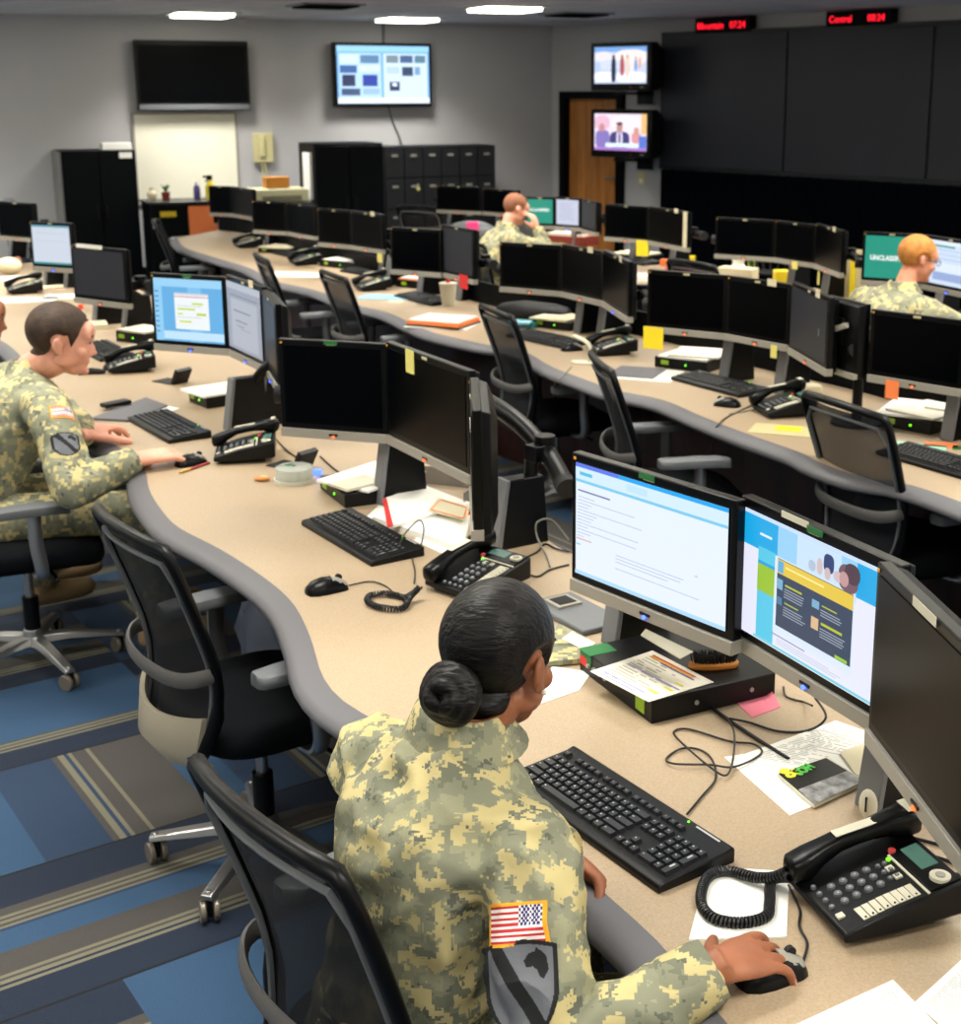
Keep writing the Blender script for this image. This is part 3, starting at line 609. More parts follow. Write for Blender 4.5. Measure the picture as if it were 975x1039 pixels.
# ================================================================ CHAIRS
def make_chair(label,shell=False,proto=True):
    t=thing('office_chair',label,'chair',(0,0,0),0)
    S=[(.44,-.235),(.5,-.212),(.56,-.2),(.63,-.198),(.7,-.21),(.78,-.235),(.86,-.262),(.94,-.29),(1.0,-.312)]   # z,y of the back frame
    def yb(z): return float(np.interp(z,[s[0] for s in S],[s[1] for s in S]))
    wd=lambda z: float(np.interp(z,[.44,.56,.7,.9,1.0],[.165,.2,.217,.228,.224]))
    bow=lambda x: -.035*(1-(x/.2)**2)                     # back bows away from the sitter
    m=MB()
    zs=np.linspace(.44,.985,16)
    pts=[(-wd(z),yb(z),z) for z in zs]
    top=[(x,yb(1.0)+bow(x)*.8,1.0+.012*(1-(x/.2)**2)) for x in np.linspace(-.208,.208,9)]
    loop=pts+top+[(wd(z),yb(z),z) for z in zs[::-1]]+[(x,yb(.44)+bow(x)*.5,.435) for x in np.linspace(.12,-.12,5)]
    n=len(loop); rad=[.0115+(.002 if 16<=i<25 else 0)+(.005 if i<5 or 36<i<41 else 0) for i in range(n)]
    m.tube(loop,rad,M['frame'],10,closed=True,flat=((0,1,.25),1.15)); m.build('back_frame',t,ang=60)
    m=MB(); V=[];G=[]
    nx,nz=9,18
    for k,z in enumerate(np.linspace(.45,.99,nz)):
        for j,x in enumerate(np.linspace(-1,1,nx)): xx=x*(wd(z)-.004); V.append((xx,yb(z)+bow(xx)*.9+.004,z))
    for k in range(nz-1):
        for j in range(nx-1): a=k*nx+j; G.append((a,a+1,a+nx+1,a+nx))
    V2=[(x,y-.004,z) for x,y,z in V]; L=len(V); m.add(V,[f[::-1] for f in G],M['mesh']); m.add(V2,G,M['mesh']); m.build('mesh_back',t)
    # inner grey rim piped around the mesh
    m=MB(); rim=[(-wd(z)*.94,yb(z)-.012,z) for z in zs if z<.925]+[(x*.9,yb(.955)+bow(x)*.8-.012,.957+.01*(1-(x/.2)**2)) for x in np.linspace(-.2,.2,9)]+[(wd(z)*.94,yb(z)-.012,z) for z in zs[::-1] if z<.925]
    m.tube(rim,.0055,M['grey'],8,flat=((0,1,0),1.2)); m.build('back_rim',t)
    # lumbar band behind the back
    m=MB(); bp=[(.212*sin(q),yb(.66)-.004-.092*abs(cos(q))**.75,.648+.018*abs(sin(q))**6) for q in np.linspace(-PI/2,PI/2,25)]
    m.tube(bp,.0085,M['band'],10,flat=((0,0,1),2.4)); m.build('lumbar_band',t)
    if shell:
        m=MB(); r1=[]
        for x in np.linspace(-1,1,13):
            y=-.235-.06*(1-x*x); X=x*.185
            r1.append([(X,y,.55-.02*(1-x*x)),(X*.9,y-.015,.45),(X*.72,y+.03,.385),(X*.72,y+.045,.39),(X*.9,y+.0,.45),(X,y+.013,.548-.02*(1-x*x))])
        m.loft([[Vector(p) for p in r] for r in r1],M['beige']); m.build('back_shell',t,ang=50)
    # seat
    m=MB(); rings=[]
    for z,s in ((.415,.86),(.42,.95),(.445,1.0),(.475,.99),(.492,.93),(.5,.8),(.502,.4)):
        r=[]
        for k in range(32):
            a=2*PI*k/32; ca,sa=cos(a),sin(a); e=.55
            x=math.copysign(abs(ca)**e,ca)*.25*s; y=math.copysign(abs(sa)**e,sa)*.24*s
            r.append(Vector((x,y+.02,z-(.03 if y>0 else 0)*max(0,y/.24)**3+.008*abs(x)/.25)))
        rings.append(r)
    m.loft(rings,M['dark']); m.build('seat',t,ang=70)
    m=MB(); m.box((0,0,.4),(.24,.28,.035),M['frame']); m.box((0,-.17,.42),(.09,.16,.03),M['frame'],rot=(-.25,0,0)); m.cyl((.13,.06,.4),(.26,.08,.39),.007,M['frame']); m.build('seat_mechanism',t,bevel=.006)
    for s in (-1,1):
        m=MB(); ar=[(s*.16,.03,.405),(s*.255,.03,.415),(s*.285,.03,.46),(s*.29,.02,.54),(s*.288,.02,.64)]
        m.tube(smooth_pts(ar,4),.014,M['chrome'],10,flat=((0,1,0),1.7)); a=m.build('armrest',t)
        m=MB(); rr=[]
        for y,wx,dz in ((-.115,.02,0),(-.105,.036,0),(-.06,.044,0),(.02,.046,.003),(.09,.042,.002),(.125,.034,-.003),(.138,.018,-.008)):
            rr.append([Vector((s*.285+wx*cx_,y*1.1-.015,.655+dz+zz)) for cx_,zz in ((-.9,-.012),(-1,.0),(-.85,.016),(-.4,.022),(.4,.022),(.85,.016),(1,.0),(.9,-.012))])
        m.loft(rr,M['padgrey']); m.build('arm_pad',a,ang=50)
    m=MB(); m.cyl((0,0,.12),(0,0,.26),.028,M['frame']); m.cyl((0,0,.25),(0,0,.39),.016,M['chrome']); m.build('gas_column',t)
    m=MB(); m.cyl((0,0,.075),(0,0,.14),.042,M['chrome'],r2=.032)
    for k in range(5):
        a=2*PI*k/5+.3; d=Vector((cos(a),sin(a),0)); sd=Vector((-sin(a),cos(a),0)); rg=[]
        for r,z,wd_,h in ((.02,.115,.03,.03),(.12,.11,.026,.024),(.24,.09,.022,.018),(.31,.078,.02,.014)): rg.append([d*r+sd*wd_+Vector((0,0,z-h)),d*r+sd*wd_*.7+Vector((0,0,z)),d*r-sd*wd_*.7+Vector((0,0,z)),d*r-sd*wd_+Vector((0,0,z-h))])
        m.loft(rg,M['chrome'])
    m.build('star_base',t,bevel=.003)
    for k in range(5):
        a=2*PI*k/5+.3; m=MB()
        for sy in (-1,1): m.cyl((0,sy*.009,0),(0,sy*.024,0),.029,M['caster'],n=18)
        m.box((0,0,.012),(.03,.014,.05),M['frame']); m.cyl((0,0,.03),(0,0,.055),.008,M['chrome'])
        m.build('caster',t,loc=(.295*cos(a),.295*sin(a),.029),rot=(0,0,a*2.3),bevel=.003)
    return t
ms=NT('chair_mesh_net',.8); tc=ms.n('ShaderNodeTexCoord'); sp=ms.n('ShaderNodeSeparateXYZ'); ms.l(tc.outputs['Object'],sp.inputs[0])
g=ms.math('MAXIMUM',ms.math('GREATER_THAN',ms.math('FRACT',ms.math('MULTIPLY',sp.outputs[0],300)),.3),ms.math('GREATER_THAN',ms.math('FRACT',ms.math('MULTIPLY',sp.outputs[2],300)),.3))
ms.b.inputs['Base Color'].default_value=srgb((14,17,24)); ms.l(ms.math('MULTIPLY_ADD',g,.15,.54),ms.b.inputs['Alpha']); M['mesh']=ms.m
CH0=make_chair('empty mesh-back office chair with a beige lower shell, between the two seated soldiers',True)
def put_chair(o,cx,cy,hd): o.location=(cx,cy,0); o.rotation_euler=(0,0,R(hd-90))
put_chair(CH0,-.77,3.35,38)
CH1=make_chair('mesh-back office chair the soldier with the dark hair bun sits in')
put_chair(CH1,-.185,2.015,40)
chairs=[((-1.87,4.66),25,'mesh-back office chair the short brown-haired soldier sits in'),
 ((1.25,4.62),26,'mesh-back office chair at right in front of the orange-noted screen'),
 ((.5,5.3),8,'office chair seen edge-on at the second bench, behind the lit web page screen'),
 ((.02,6.62),23,'office chair at the second bench in front of the pink note'),
 ((-.97,7.97),28,'office chair at the second bench left of the orange-edged books'),
 ((-1.54,8.8),22,'office chair behind the grey page screen at the second bench'),
 ((1.1,8.55),35,'office chair whose back top shows over the second bench beside the pink papers'),
 ((-.43,9.75),50,'office chair the far soldier with cropped hair sits in'),
 ((1.6,6.75),40,'office chair the red-haired soldier sits in'),
 ((-2.85,11.15),12,'dark office chair with pale armrests beside the left end of the second bench'),
 ((-1.05,12.75),60,'office chair standing before the black lockers'),
 ((-3.2,7.0),30,'office chair cut by the left edge of the picture with curved grey arm')]
index()
for (x,y),hd,lb in chairs:
    c=copy_tree(CH1); put_chair(c,x,y,hd); c['label']=lb
# grey leather chair behind the pale screen
t=thing('leather_chair','rounded grey leather chair back behind the pale lit screen at far left','chair',(-4.3,11.9,0),R(-60))
lea=mat('leather_grey',(58,62,74),.45)
m=MB(); rg=[]
for z,w_,d_ in ((.5,.2,.05),(.62,.24,.06),(.8,.26,.07),(1.0,.25,.06),(1.1,.2,.05),(1.13,.12,.03)):
    rg.append([Vector((w_*math.copysign(abs(cos(a))**.6,cos(a)),-.25-.1*(z-.5)+d_*math.copysign(abs(sin(a))**.7,sin(a)),z)) for a in [2*PI*k/24 for k in range(24)]])
m.loft(rg,lea); m.build('backrest',t,ang=70)
m=MB(); m.box((0,0,.46),(.5,.5,.1),lea); m.build('seat',t,bevel=.04,seg=4)
for s in (-1,1):
    m=MB(); m.tube(smooth_pts([(s*.25,-.15,.46),(s*.3,-.1,.6),(s*.3,0,.66),(s*.3,.18,.66)],4),.022,lea,10); m.build('armrest',t)
m=MB(); m.cyl((0,0,.06),(0,0,.42),.03,M['frame'])
for k in range(5): m.tube([(0,0,.09),(.3*cos(k*1.2566),.3*sin(k*1.2566),.05)],[.025,.018],M['frame'],8)
for k in range(5): m.ell((.3*cos(k*1.2566),.3*sin(k*1.2566),.03),(.03,.03,.03),M['frame'],n=10,m=6)
m.build('star_base',t)
# ================================================================ MONITORS
MON=[]; ZM=.965; KF=(EYE-ZM)/(EYE-.88)
def monitor(bl,br,label,w=.5,h=.34,z=ZM,content=None,led='blue',tags=(),yaw=None,strip=True,base='silver',off_c='screen'):
    z=ZM; h*=KF; w=None if w is None or yaw is None and w>.3 and False else (w*KF if w else None)
    a=P(*bl,z); b=P(*br,z); hd=head(a,b) if yaw is None else R(yaw)
    ww=(b-a).length if w is None else w; c=(a+b)/2 if yaw is None else a+Vector((cos(hd),sin(hd),0))*ww/2
    t=thing('monitor',label,'monitor',c,hd)
    sb=.028 if strip else 0
    m=MB(); m.box((0,.012,h/2+sb/2),(ww,.024,h-sb),M['bezel']); rg=[]
    for y,s in ((.02,.98),(.045,.93),(.062,.7)): rg.append([(-ww/2*s,y,h/2-h/2*s+.003),(ww/2*s,y,h/2-h/2*s+.003),(ww/2*s,y,h/2+h/2*s),(-ww/2*s,y,h/2+h/2*s)])
    m.loft(rg,M['plastic']); m.build('housing',t,bevel=.003)
    if strip:
        m=MB(); m.box((0,.01,sb/2),(ww,.032,sb),M['silver']); m.box((0,-.0075,sb*.55),(.03,.003,.007),M['bezel']); m.build('lower_strip',t,bevel=.003)
    m=MB(); m.cyl((0,-.007,sb*.35),(0,-.0115,sb*.35),.0045,M['ledblue'] if led=='blue' else M['ledor'],n=10); m.build('power_light',t)
    bz=.018; sw,sh=ww-2*bz,h-sb-2*bz
    m=MB(); m.box((0,-.0005,sb+bz+sh/2),(sw,.003,sh),M[off_c]); m.build('screen',t,smooth=False)
    if content: picture(t,sw,sh,content,off=-.003,base=(0,sb+bz),st=1.0)
    m=MB(); m.box((0,-.0018,h-.009),(.03,.002,.008),M['ivory']); 
    m.box((-ww/2+.012,-.0018,h-.011),(.007,.002,.006),mat('orange_dot',(230,160,40),.5)); m.build('badge',t)
    MON.append((t,ww,h)); return t
rs=random.Random(5)
def textlines(x0,y0,x1,n,dy,c,hh=.008,ragged=.5):
    return [(x0,y0+i*dy,x0+(x1-x0)*(1-ragged*rs.random()),y0+i*dy+hh,c) for i in range(n)]
page1=[(0,0,1,1,(226,236,250)),(0,0,1,.035,(90,120,235)),(.3,0,1,.035,(20,165,240)),(0,.035,1,.14,(208,232,248)),(0,.14,1,.165,(120,200,235)),(.03,.07,.12,.1,(80,190,225)),(.36,.055,.5,.115,(190,225,245)),(0,.965,1,1,(175,215,245)),(.02,.23,.25,.245,(120,130,170))]
for k in range(22):
    y=.29+k*.029; L=[.12,.4,.1,.08,.45,.14,.12,.1,.43,.08,.42,.1,.05,.08,.4,.38,.3,.0,.5,.0,.0,.0][k]
    if L: page1.append((.02 if k<14 else .3,y,.02+L+(0 if k<14 else .33),y+.006,(170,182,208)))
page1+=[(.02,.66,.13,.67,(215,160,160)),(.02,.71,.05,.725,(150,200,230)),(.82,.62,.84,.635,(200,205,215))]
monitor((577,597),(747,667),'monitor showing a white web page under a blue bar, left of the near lit pair',.512,.335,.885,page1)
page2=[(0,0,1,1,(226,228,246)),(0,0,1,.035,(200,220,245)),(0,.03,1,.28,(20,165,225)),(.26,.03,.8,.32,(150,205,240)),(.4,.03,.7,.3,(198,222,246)),(.12,.25,.25,.97,(84,196,226)),(.12,.36,.25,.385,(20,160,215)),(.12,.385,.25,.6,(150,190,50)),(.13,.14,.22,.16,(215,235,250)),(.25,.26,.8,.86,(215,228,244)),(.27,.27,.79,.80,(50,66,92)),(.27,.275,.79,.385,(225,195,70)),
 (.275,.285,.315,.375,(90,170,215)),(.33,.31,.6,.325,(245,230,150)),(.545,.12,.585,.24,(206,186,188),.8),(.59,.06,.66,.2,(36,58,112),.7),(.49,.16,.54,.24,(176,190,214),.8),(.6,.16,.64,.25,(205,180,180),.9),(.69,.07,.82,.27,(112,84,96),.8),(.73,.05,.83,.2,(74,54,70),.9),(.66,.15,.72,.23,(206,184,190),.9),(.7,.13,.76,.24,(190,150,150),1),
 (.28,.42,.32,.5,(120,170,200)),(.28,.56,.32,.62,(70,120,150)),(.53,.44,.58,.5,(120,170,200)),(.53,.57,.58,.66,(215,180,140)),(.34,.44,.46,.455,(180,190,50)),(.34,.58,.44,.59,(180,190,50)),(.6,.45,.7,.46,(180,190,50)),(.6,.58,.74,.6,(180,190,50)),(.7,.76,.78,.785,(150,200,60)),
 (.25,.86,.5,.872,(150,160,190)),(.12,.955,1,.975,(120,205,220))]
page2+=textlines(.34,.47,.5,4,.02,(160,170,185),.007,.2)+textlines(.34,.61,.5,4,.02,(160,170,185),.007,.2)+textlines(.6,.48,.76,3,.02,(160,170,185),.007,.2)+textlines(.6,.62,.77,4,.02,(160,170,185),.007,.2)+textlines(.3,.885,.75,3,.018,(190,195,215),.006,.3)
A2=monitor((754,661),(894,748),'monitor showing a blue page with a dark panel and yellow header, near right',.49,.335,.885,page2)
monitor((895,775),(975,884),'switched-off monitor cut by the right edge of the picture behind the near telephone',.5,.345,.885,None,'orange')
monitor((286,442),(394,450),'switched-off monitor with green tag, left of the three behind the notched keyboard',None,.335,.88,None,'orange')
monitor((394,450),(477,492),'switched-off monitor with a yellow note stuck on its upper edge',None,.345,.88,None,'orange')
B3=monitor((477,549),(503,554),'switched-off monitor seen edge-on beside the small speaker-like stand block',.42,.35,.88,None,'orange',yaw=-84)
B3.location=P(479,549,ZM)+Vector((-.01,.19,0)); B3.rotation_euler=(0,0,R(-86))
docp=[(0,0,1,1,(96,170,222)),(0,0,1,.13,(150,205,240)),(0,.13,.12,1,(140,200,238)),(.5,.13,.7,1,(120,188,232)),(.12,.84,1,.97,(190,222,242)),(.3,.22,.8,.8,(232,238,240)),(.3,.22,.8,.25,(200,205,215)),(.3,.27,.8,.285,(200,110,130)),(.56,.37,.72,.4,(196,214,70)),(.34,.46,.6,.49,(196,214,70)),(.34,.54,.42,.57,(205,222,120)),(.62,.53,.76,.57,(190,206,60)),(.36,.66,.54,.69,(200,218,80)),(.34,.42,.7,.43,(190,196,200)),(.34,.6,.7,.61,(190,196,200))]+[(.02,.2+.08*i,.07,.22+.08*i,(60,110,170)) for i in range(9)]
monitor((157,355),(233,361),'monitor showing a white form with green lines on blue, before the seated soldier',None,.35,.88,docp)
gp=[(0,0,1,1,(150,156,170)),(0,0,1,.1,(176,182,194)),(.1,.18,.92,.2,(120,126,142)),(.12,.24,.9,.95,(170,175,186)),(.2,.4,.7,.42,(110,116,130)),(.25,.55,.6,.565,(90,96,112)),(.3,.62,.5,.635,(120,124,138)),(.4,.66,.7,.67,(130,134,146)),(.02,.45,.05,.47,(200,80,90))]
C2=monitor((233,361),(270,379),'monitor showing a dull grey page, angled beside the blue form screen',None,.36,.88,gp)
C3=monitor((268,380),(283,345),'black monitor turned edge-on beside the dull grey page screen',.42,.35,.88,None,yaw=-88); C3.location=P(270,379,ZM)+Vector((cos(R(-72)),sin(R(-72)),0))*.2; C3.rotation_euler=(0,0,R(-72))
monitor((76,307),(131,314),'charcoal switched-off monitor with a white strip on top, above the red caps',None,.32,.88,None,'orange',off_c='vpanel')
pp=[(0,0,1,1,(196,208,222)),(0,0,1,.05,(90,150,165)),(0,.95,1,1,(40,140,140)),(.03,.1,.97,.94,(202,210,224)),(.08,.2,.9,.21,(175,182,200)),(.08,.4,.9,.41,(185,190,206))]
E1=monitor((38,275),(72,277),'monitor with a pale blank page at far left behind the soldier',.34,.32,.88,pp)
monitor((0,243),(37,246),'black switched-off monitor at the far left edge beside the leather chair',None,.3,.88,None,'orange')
K1=monitor((213,219),(236,220),'switched-off monitor, first of three by the orange notice at the far bench end',None,.28,.88,None,'orange')
monitor((236,220),(257,224),'switched-off monitor, second of three by the orange notice at the far bench end',None,.28,.88,None,'orange')
monitor((257,237),(291,239),'switched-off monitor below the cream printer, left one of its pair',None,.27,.88,None,'orange')
monitor((292,239),(320,244),'switched-off monitor right of the one below the cream printer',None,.27,.88,None,'orange')
monitor((323,250),(357,253),'switched-off monitor in front of the black paper cabinet, left one',None,.285,.88,None,'orange')
monitor((357,253),(388,258),'switched-off monitor in front of the black paper cabinet, right one',None,.285,.88,None,'orange')
monitor((397,278),(448,282),'switched-off monitor behind the white paper cup, facing the camera',None,.3,.88,None,'orange')
monitor((448,281),(481,289),'grey-glinting monitor with a red note, right of the one behind the paper cup',None,.33,.88,None,'orange',off_c='vpanel')  # grey glint painted as a lighter, even screen colour
monitor((507,296),(569,301),'switched-off monitor in front of the far soldier, left of its three',None,.29,.88,None,'orange')
monitor((569,301),(611,311),'switched-off monitor above the hot pink note, middle of its three',None,.3,.88,None,'orange')
monitor((611,311),(637,328),'switched-off monitor with blue light, right of the two above the hot pink note',None,.31,.88,None,'blue')
monitor((656,337),(736,345),'switched-off monitor with the bright yellow hanging note',None,.305,.88,None,'orange')
monitor((736,345),(799,357),'switched-off monitor with a small pale yellow note under its middle',None,.305,.88,None,'orange')
monitor((800,359),(838,382),'switched-off monitor turned sideways with a soft grey glint',None,.325,.88,None,'orange',off_c='vpanel')  # soft glint put into the screen colour, lighter than the other dark screens
monitor((880,387),(975,403),'switched-off monitor with the small orange note at the right edge of the picture',None,.295,.88,None,'orange')
monitor((725,262),(785,266),'switched-off monitor, left of three below the left clock sign\'s video panels',None,.285,.88,None,'orange')
monitor((785,266),(826,272),'switched-off monitor, middle of three standing behind the tissue box',None,.285,.88,None,'orange')
monitor((826,272),(852,282),'switched-off monitor angled at the right end of the three behind the tissue box',None,.295,.88,None,'orange')
monitor((613,244),(657,248),'switched-off monitor beside the door, with a yellow note at its corner',None,.285,.88,None,'orange')
monitor((657,248),(697,256),'switched-off monitor with a cream paper strip down its right side',None,.29,.88,None,'orange')
tealp=[(0,0,1,1,(10,146,124))]
T1=monitor((873,289),(932,293),'teal monitor lettered UNCLASSIFIED left of the red-haired soldier',None,.32,.88,tealp)
tf=mat('white_glow',(235,245,240),.5,emit=1.0)
text_mesh('UNCLASSIFIED',.038,tf,'lettering',T1,(-.115,-.0045,.145),(PI/2,0,0),bold=.0014,sx=.85)
mail=[(0,0,1,1,(205,222,244)),(0,0,1,.08,(225,235,250)),(0,.1,.6,.14,(60,150,130)),(.1,.2,1,.21,(150,170,210)),(.1,.3,1,.31,(150,170,210)),(0,.4,1,.42,(170,190,225)),(0,.5,1,.7,(222,232,248)),(.2,.72,1,.9,(150,170,215))]
monitor((934,293),(990,305),'monitor with a pale blue mail page right of the red-haired soldier',None,.32,.88,mail)
T2=monitor((533,232),(563,233),'teal monitor with a white title beside the far soldier\'s face',None,.27,.88,tealp)
text_mesh('UNCLASSIFIED',.03,tf,'lettering',T2,(-.115,-.0045,.14),(PI/2,0,0),bold=.0012)
dp=[(0,0,1,1,(200,205,225))]+textlines(.15,.15,.85,9,.08,(160,165,190),.02,.3)
monitor((563,233),(589,235),'monitor with a white document right of the far teal screen',None,.275,.88,dp)
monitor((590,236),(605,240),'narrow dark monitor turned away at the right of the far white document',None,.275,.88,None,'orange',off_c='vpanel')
monitor((443,216),(488,218),'switched-off monitor standing in front of the black lockers',None,.26,.88,None,'orange')
monitor((490,218),(526,221),'switched-off monitor left of the far soldier before the grey wall',None,.25,.88,None,'orange')
# monitor seen from behind with its bracket
o=P(841,372,ZM); q=P(880,385,ZM)
t=thing('monitor','monitor seen from behind with a bare metal bracket, beside the red-haired soldier','monitor',(o+q)/2+Vector((0,0,.0)),head(q,o)); ww=(o-q).length; h=.285; BK=t
m=MB(); m.box((0,.012,h/2),(ww,.024,h),M['bezel']); m.loft([[(-ww/2*s,y,h/2-h/2*s+.003),(ww/2*s,y,h/2-h/2*s+.003),(ww/2*s,y,h/2+h/2*s),(-ww/2*s,y,h/2+h/2*s)] for y,s in ((.02,.98),(.045,.93),(.055,.75))],M['frame']); m.build('housing',t,bevel=.003)
m=MB(); m.box((0,.055,.012),(ww,.02,.02),M['silver']); m.build('lower_strip',t)
m=MB(); m.box((0,.06,h*.6),(.1,.012,.1),M['frame']); m.box((0,.075,h*.6),(.19,.02,.02),M['silver'],rot=(0,.35,0)); m.box((.05,.085,h*.6-.02),(.05,.02,.03),M['grey']); m.build('bracket',t,bevel=.002)
# ---------------------------------------------------------------- triple-screen stands: two blocks and a curved beam
DEPTH=33
def stand(px,label,beam,zb=1.03,hh=None,group=None,ext=0,s=1.):
    """px: two desk points (front foot of each block); beam: world points the tube passes through"""
    pts=[P(*q) for q in px]; c=(pts[0]+pts[-1])/2; hd=head(pts[0],pts[-1]); t=thing('monitor_stand',label,'monitor stand',(c.x,c.y,DT),hd)
    inv=t.matrix_basis.inverted() if False else (Matrix.Translation((c.x,c.y,DT))@Matrix.Rotation(hd,4,'Z')).inverted()
    B=[inv@Vector((q[0],q[1],q[2] if len(q)>2 else zb)) for q in beam]; B=smooth_pts(B,5)
    m=MB(); m.tube(B,.027,M['frame'],14); m.build('beam',t)
    for k in (0,-1):
        m=MB(); d=(B[1]-B[0]).normalized() if k==0 else (B[-2]-B[-1]).normalized(); m.cyl(B[k]-d*.004,B[k]+d*.03,.0295,M['rubber']); m.build('end_cap',t)
    for q in pts:
        l=inv@q; z1=zb-DT+.0
        j=min(range(len(B)),key=lambda i:(B[i].xy-l.xy).length); top=B[j]
        dr_=(top.xy-l.xy); dd=dr_.normalized() if dr_.length>.02 else Vector((0,1)); a=R(DEPTH)-hd
        T=Matrix.Translation((l.x,l.y,0))@Matrix.Rotation(a,4,'Z')
        wv=.026; hb=.2; m=MB()
        m.loft([[(x0,-wv,z),(x1,-wv,z),(x1,wv,z),(x0,wv,z)] for x0,x1,z in ((0,.165,.0),(.03,.15,hb))],M['frame'],T); b=m.build('stand_block',t,bevel=.004)
        m=MB(); m.loft([[(x0-.006,-wv-.002,z),(x0+.008,-wv-.002,z),(x0+.008,wv+.002,z),(x0-.006,wv+.002,z)] for x0,z in ((0,.001),(.03,hb+.001))],M['standface'] ,T); m.build('face_plate',b,bevel=.003)
        m=MB(); q0=T@Vector((.12,0,hb-.03)); m.tube(smooth_pts([q0,q0+Vector((0,0,.02))+(top-q0)*.3,top],3),.02,M['frame'],10); m.build('neck',b)
    for k in range(1,6,2):
        p=B[int((len(B)-1)*k/6)]; m=MB(); m.tube([p+Vector((0,0,.0)),p+Vector((0,0,.045))],.03,M['frame'],12); m.box(tuple(p+Vector((0,-.03,.0))),(.05,.05,.045),M['frame']); m.build('clamp',t,bevel=.003)
    return t
def carry(*names,ends=(.06,.06),back=.115,up=.11):
    pts=[]
    for s in names:
        t=next(t for t,_,_ in MON if s in t['label']); ww=next(w for q,w,_ in MON if q is t); Rz=Matrix.Rotation(t.rotation_euler.z,3,'Z')
        pts.append(t.location+Rz@Vector((0,back,up)))
        if s==names[0]: first=t.location+Rz@Vector((-ww/2-ends[0],back-.02,up))
        if s==names[-1]: last=t.location+Rz@Vector((ww/2+ends[1],back-.02,up))
    return [tuple(first)]+[tuple(p) for p in pts]+[tuple(last)]
stand([(618,655),(880,822)],'light grey stand blocks carrying the near lit pair of screens',carry('web page under','dark panel and yellow','cut by the right edge of the picture behind'))
stand([(383,511),(502,557)],'black stand with curved tube sticking out behind the edge-on screen',carry('left of the three behind','yellow note stuck on')[:-1]+[(-.27,4.15,1.12),(-.12,3.9,1.1),(-.02,3.7,1.05),(.04,3.5,1.0)])
stand([(230,437),(262,432)],'grey stand block in front of the dull grey page screen',carry('white form with green','dull grey page')+[(-1.0,5.0,1.06)])
stand([(585,338),(608,341)],'pair of grey stand blocks beside the hot pink note',carry('left of its three','middle of its three','right of the two above'))
stand([(733,388),(789,400)],'pair of grey stand blocks behind the second bench keyboard',carry('bright yellow hanging','small pale yellow note under','sideways with a soft'))
stand([(960,447),(1000,455)],'grey stand block at the right edge behind the keyboard',carry('small orange note')+[(1.9,4.6,1.07)])
stand([(800,296),(835,303)],'grey stand blocks of the screens behind the tissue box',carry('left of three below','middle of three standing','angled at the right end'))
stand([(385,283),(392,290)],'grey stand with a yellow note before the black paper cabinet',carry('paper cabinet, left','paper cabinet, right'))
stand([(425,300),(465,305)],'stand under the screens behind the paper cup',carry('paper cup, facing','grey-glinting'))
stand([(640,265),(680,275)],'stand under the screens beside the cream paper strip',carry('beside the door','cream paper strip'))
stand([(95,330),(125,338)],'stand under the charcoal screen above the red caps',carry('charcoal switched-off'))
stand([(45,290),(66,292)],'stand under the pale blank page screen',carry('pale blank page'))
stand([(890,308),(950,318)],'stand under the teal and the mail page screens at right',carry('teal monitor lettered','pale blue mail page'))
stand([(545,246),(580,250)],'stand under the far teal screen and white document screen',carry('teal monitor with a white title','white document right','narrow dark monitor'))
stand([(222,232),(245,234)],'stand under the screens beside the orange notice',carry('first of three','second of three'))
stand([(270,250),(300,252)],'stand under the screen pair below the cream printer',carry('below the cream printer, left','right of the one below'))
stand([(455,228),(505,231)],'stand under the two screens before the lockers and grey wall',carry('in front of the black lockers','left of the far soldier'))
stand([(10,262),(28,262)],'stand under the screen at the far left edge',carry('far left edge beside'))
tb=BK; Rz=Matrix.Rotation(tb.rotation_euler.z,3,'Z'); m=MB(); m.cyl((0,-.0,0),(0,0,.27),.02,M['frame']); m.cyl((0,0,0),(0,0,.012),.1,M['frame'],n=28); m.box((0,-.02,.25),(.06,.04,.12),M['frame']); o=m.build('bracket_post',loc=(tb.location+Rz@Vector((0,-.05,0))).xy.to_3d()+Vector((0,0,DT)),rot=(0,0,tb.rotation_euler.z)); tag(o,'round-footed post under the screen seen from behind','monitor stand')
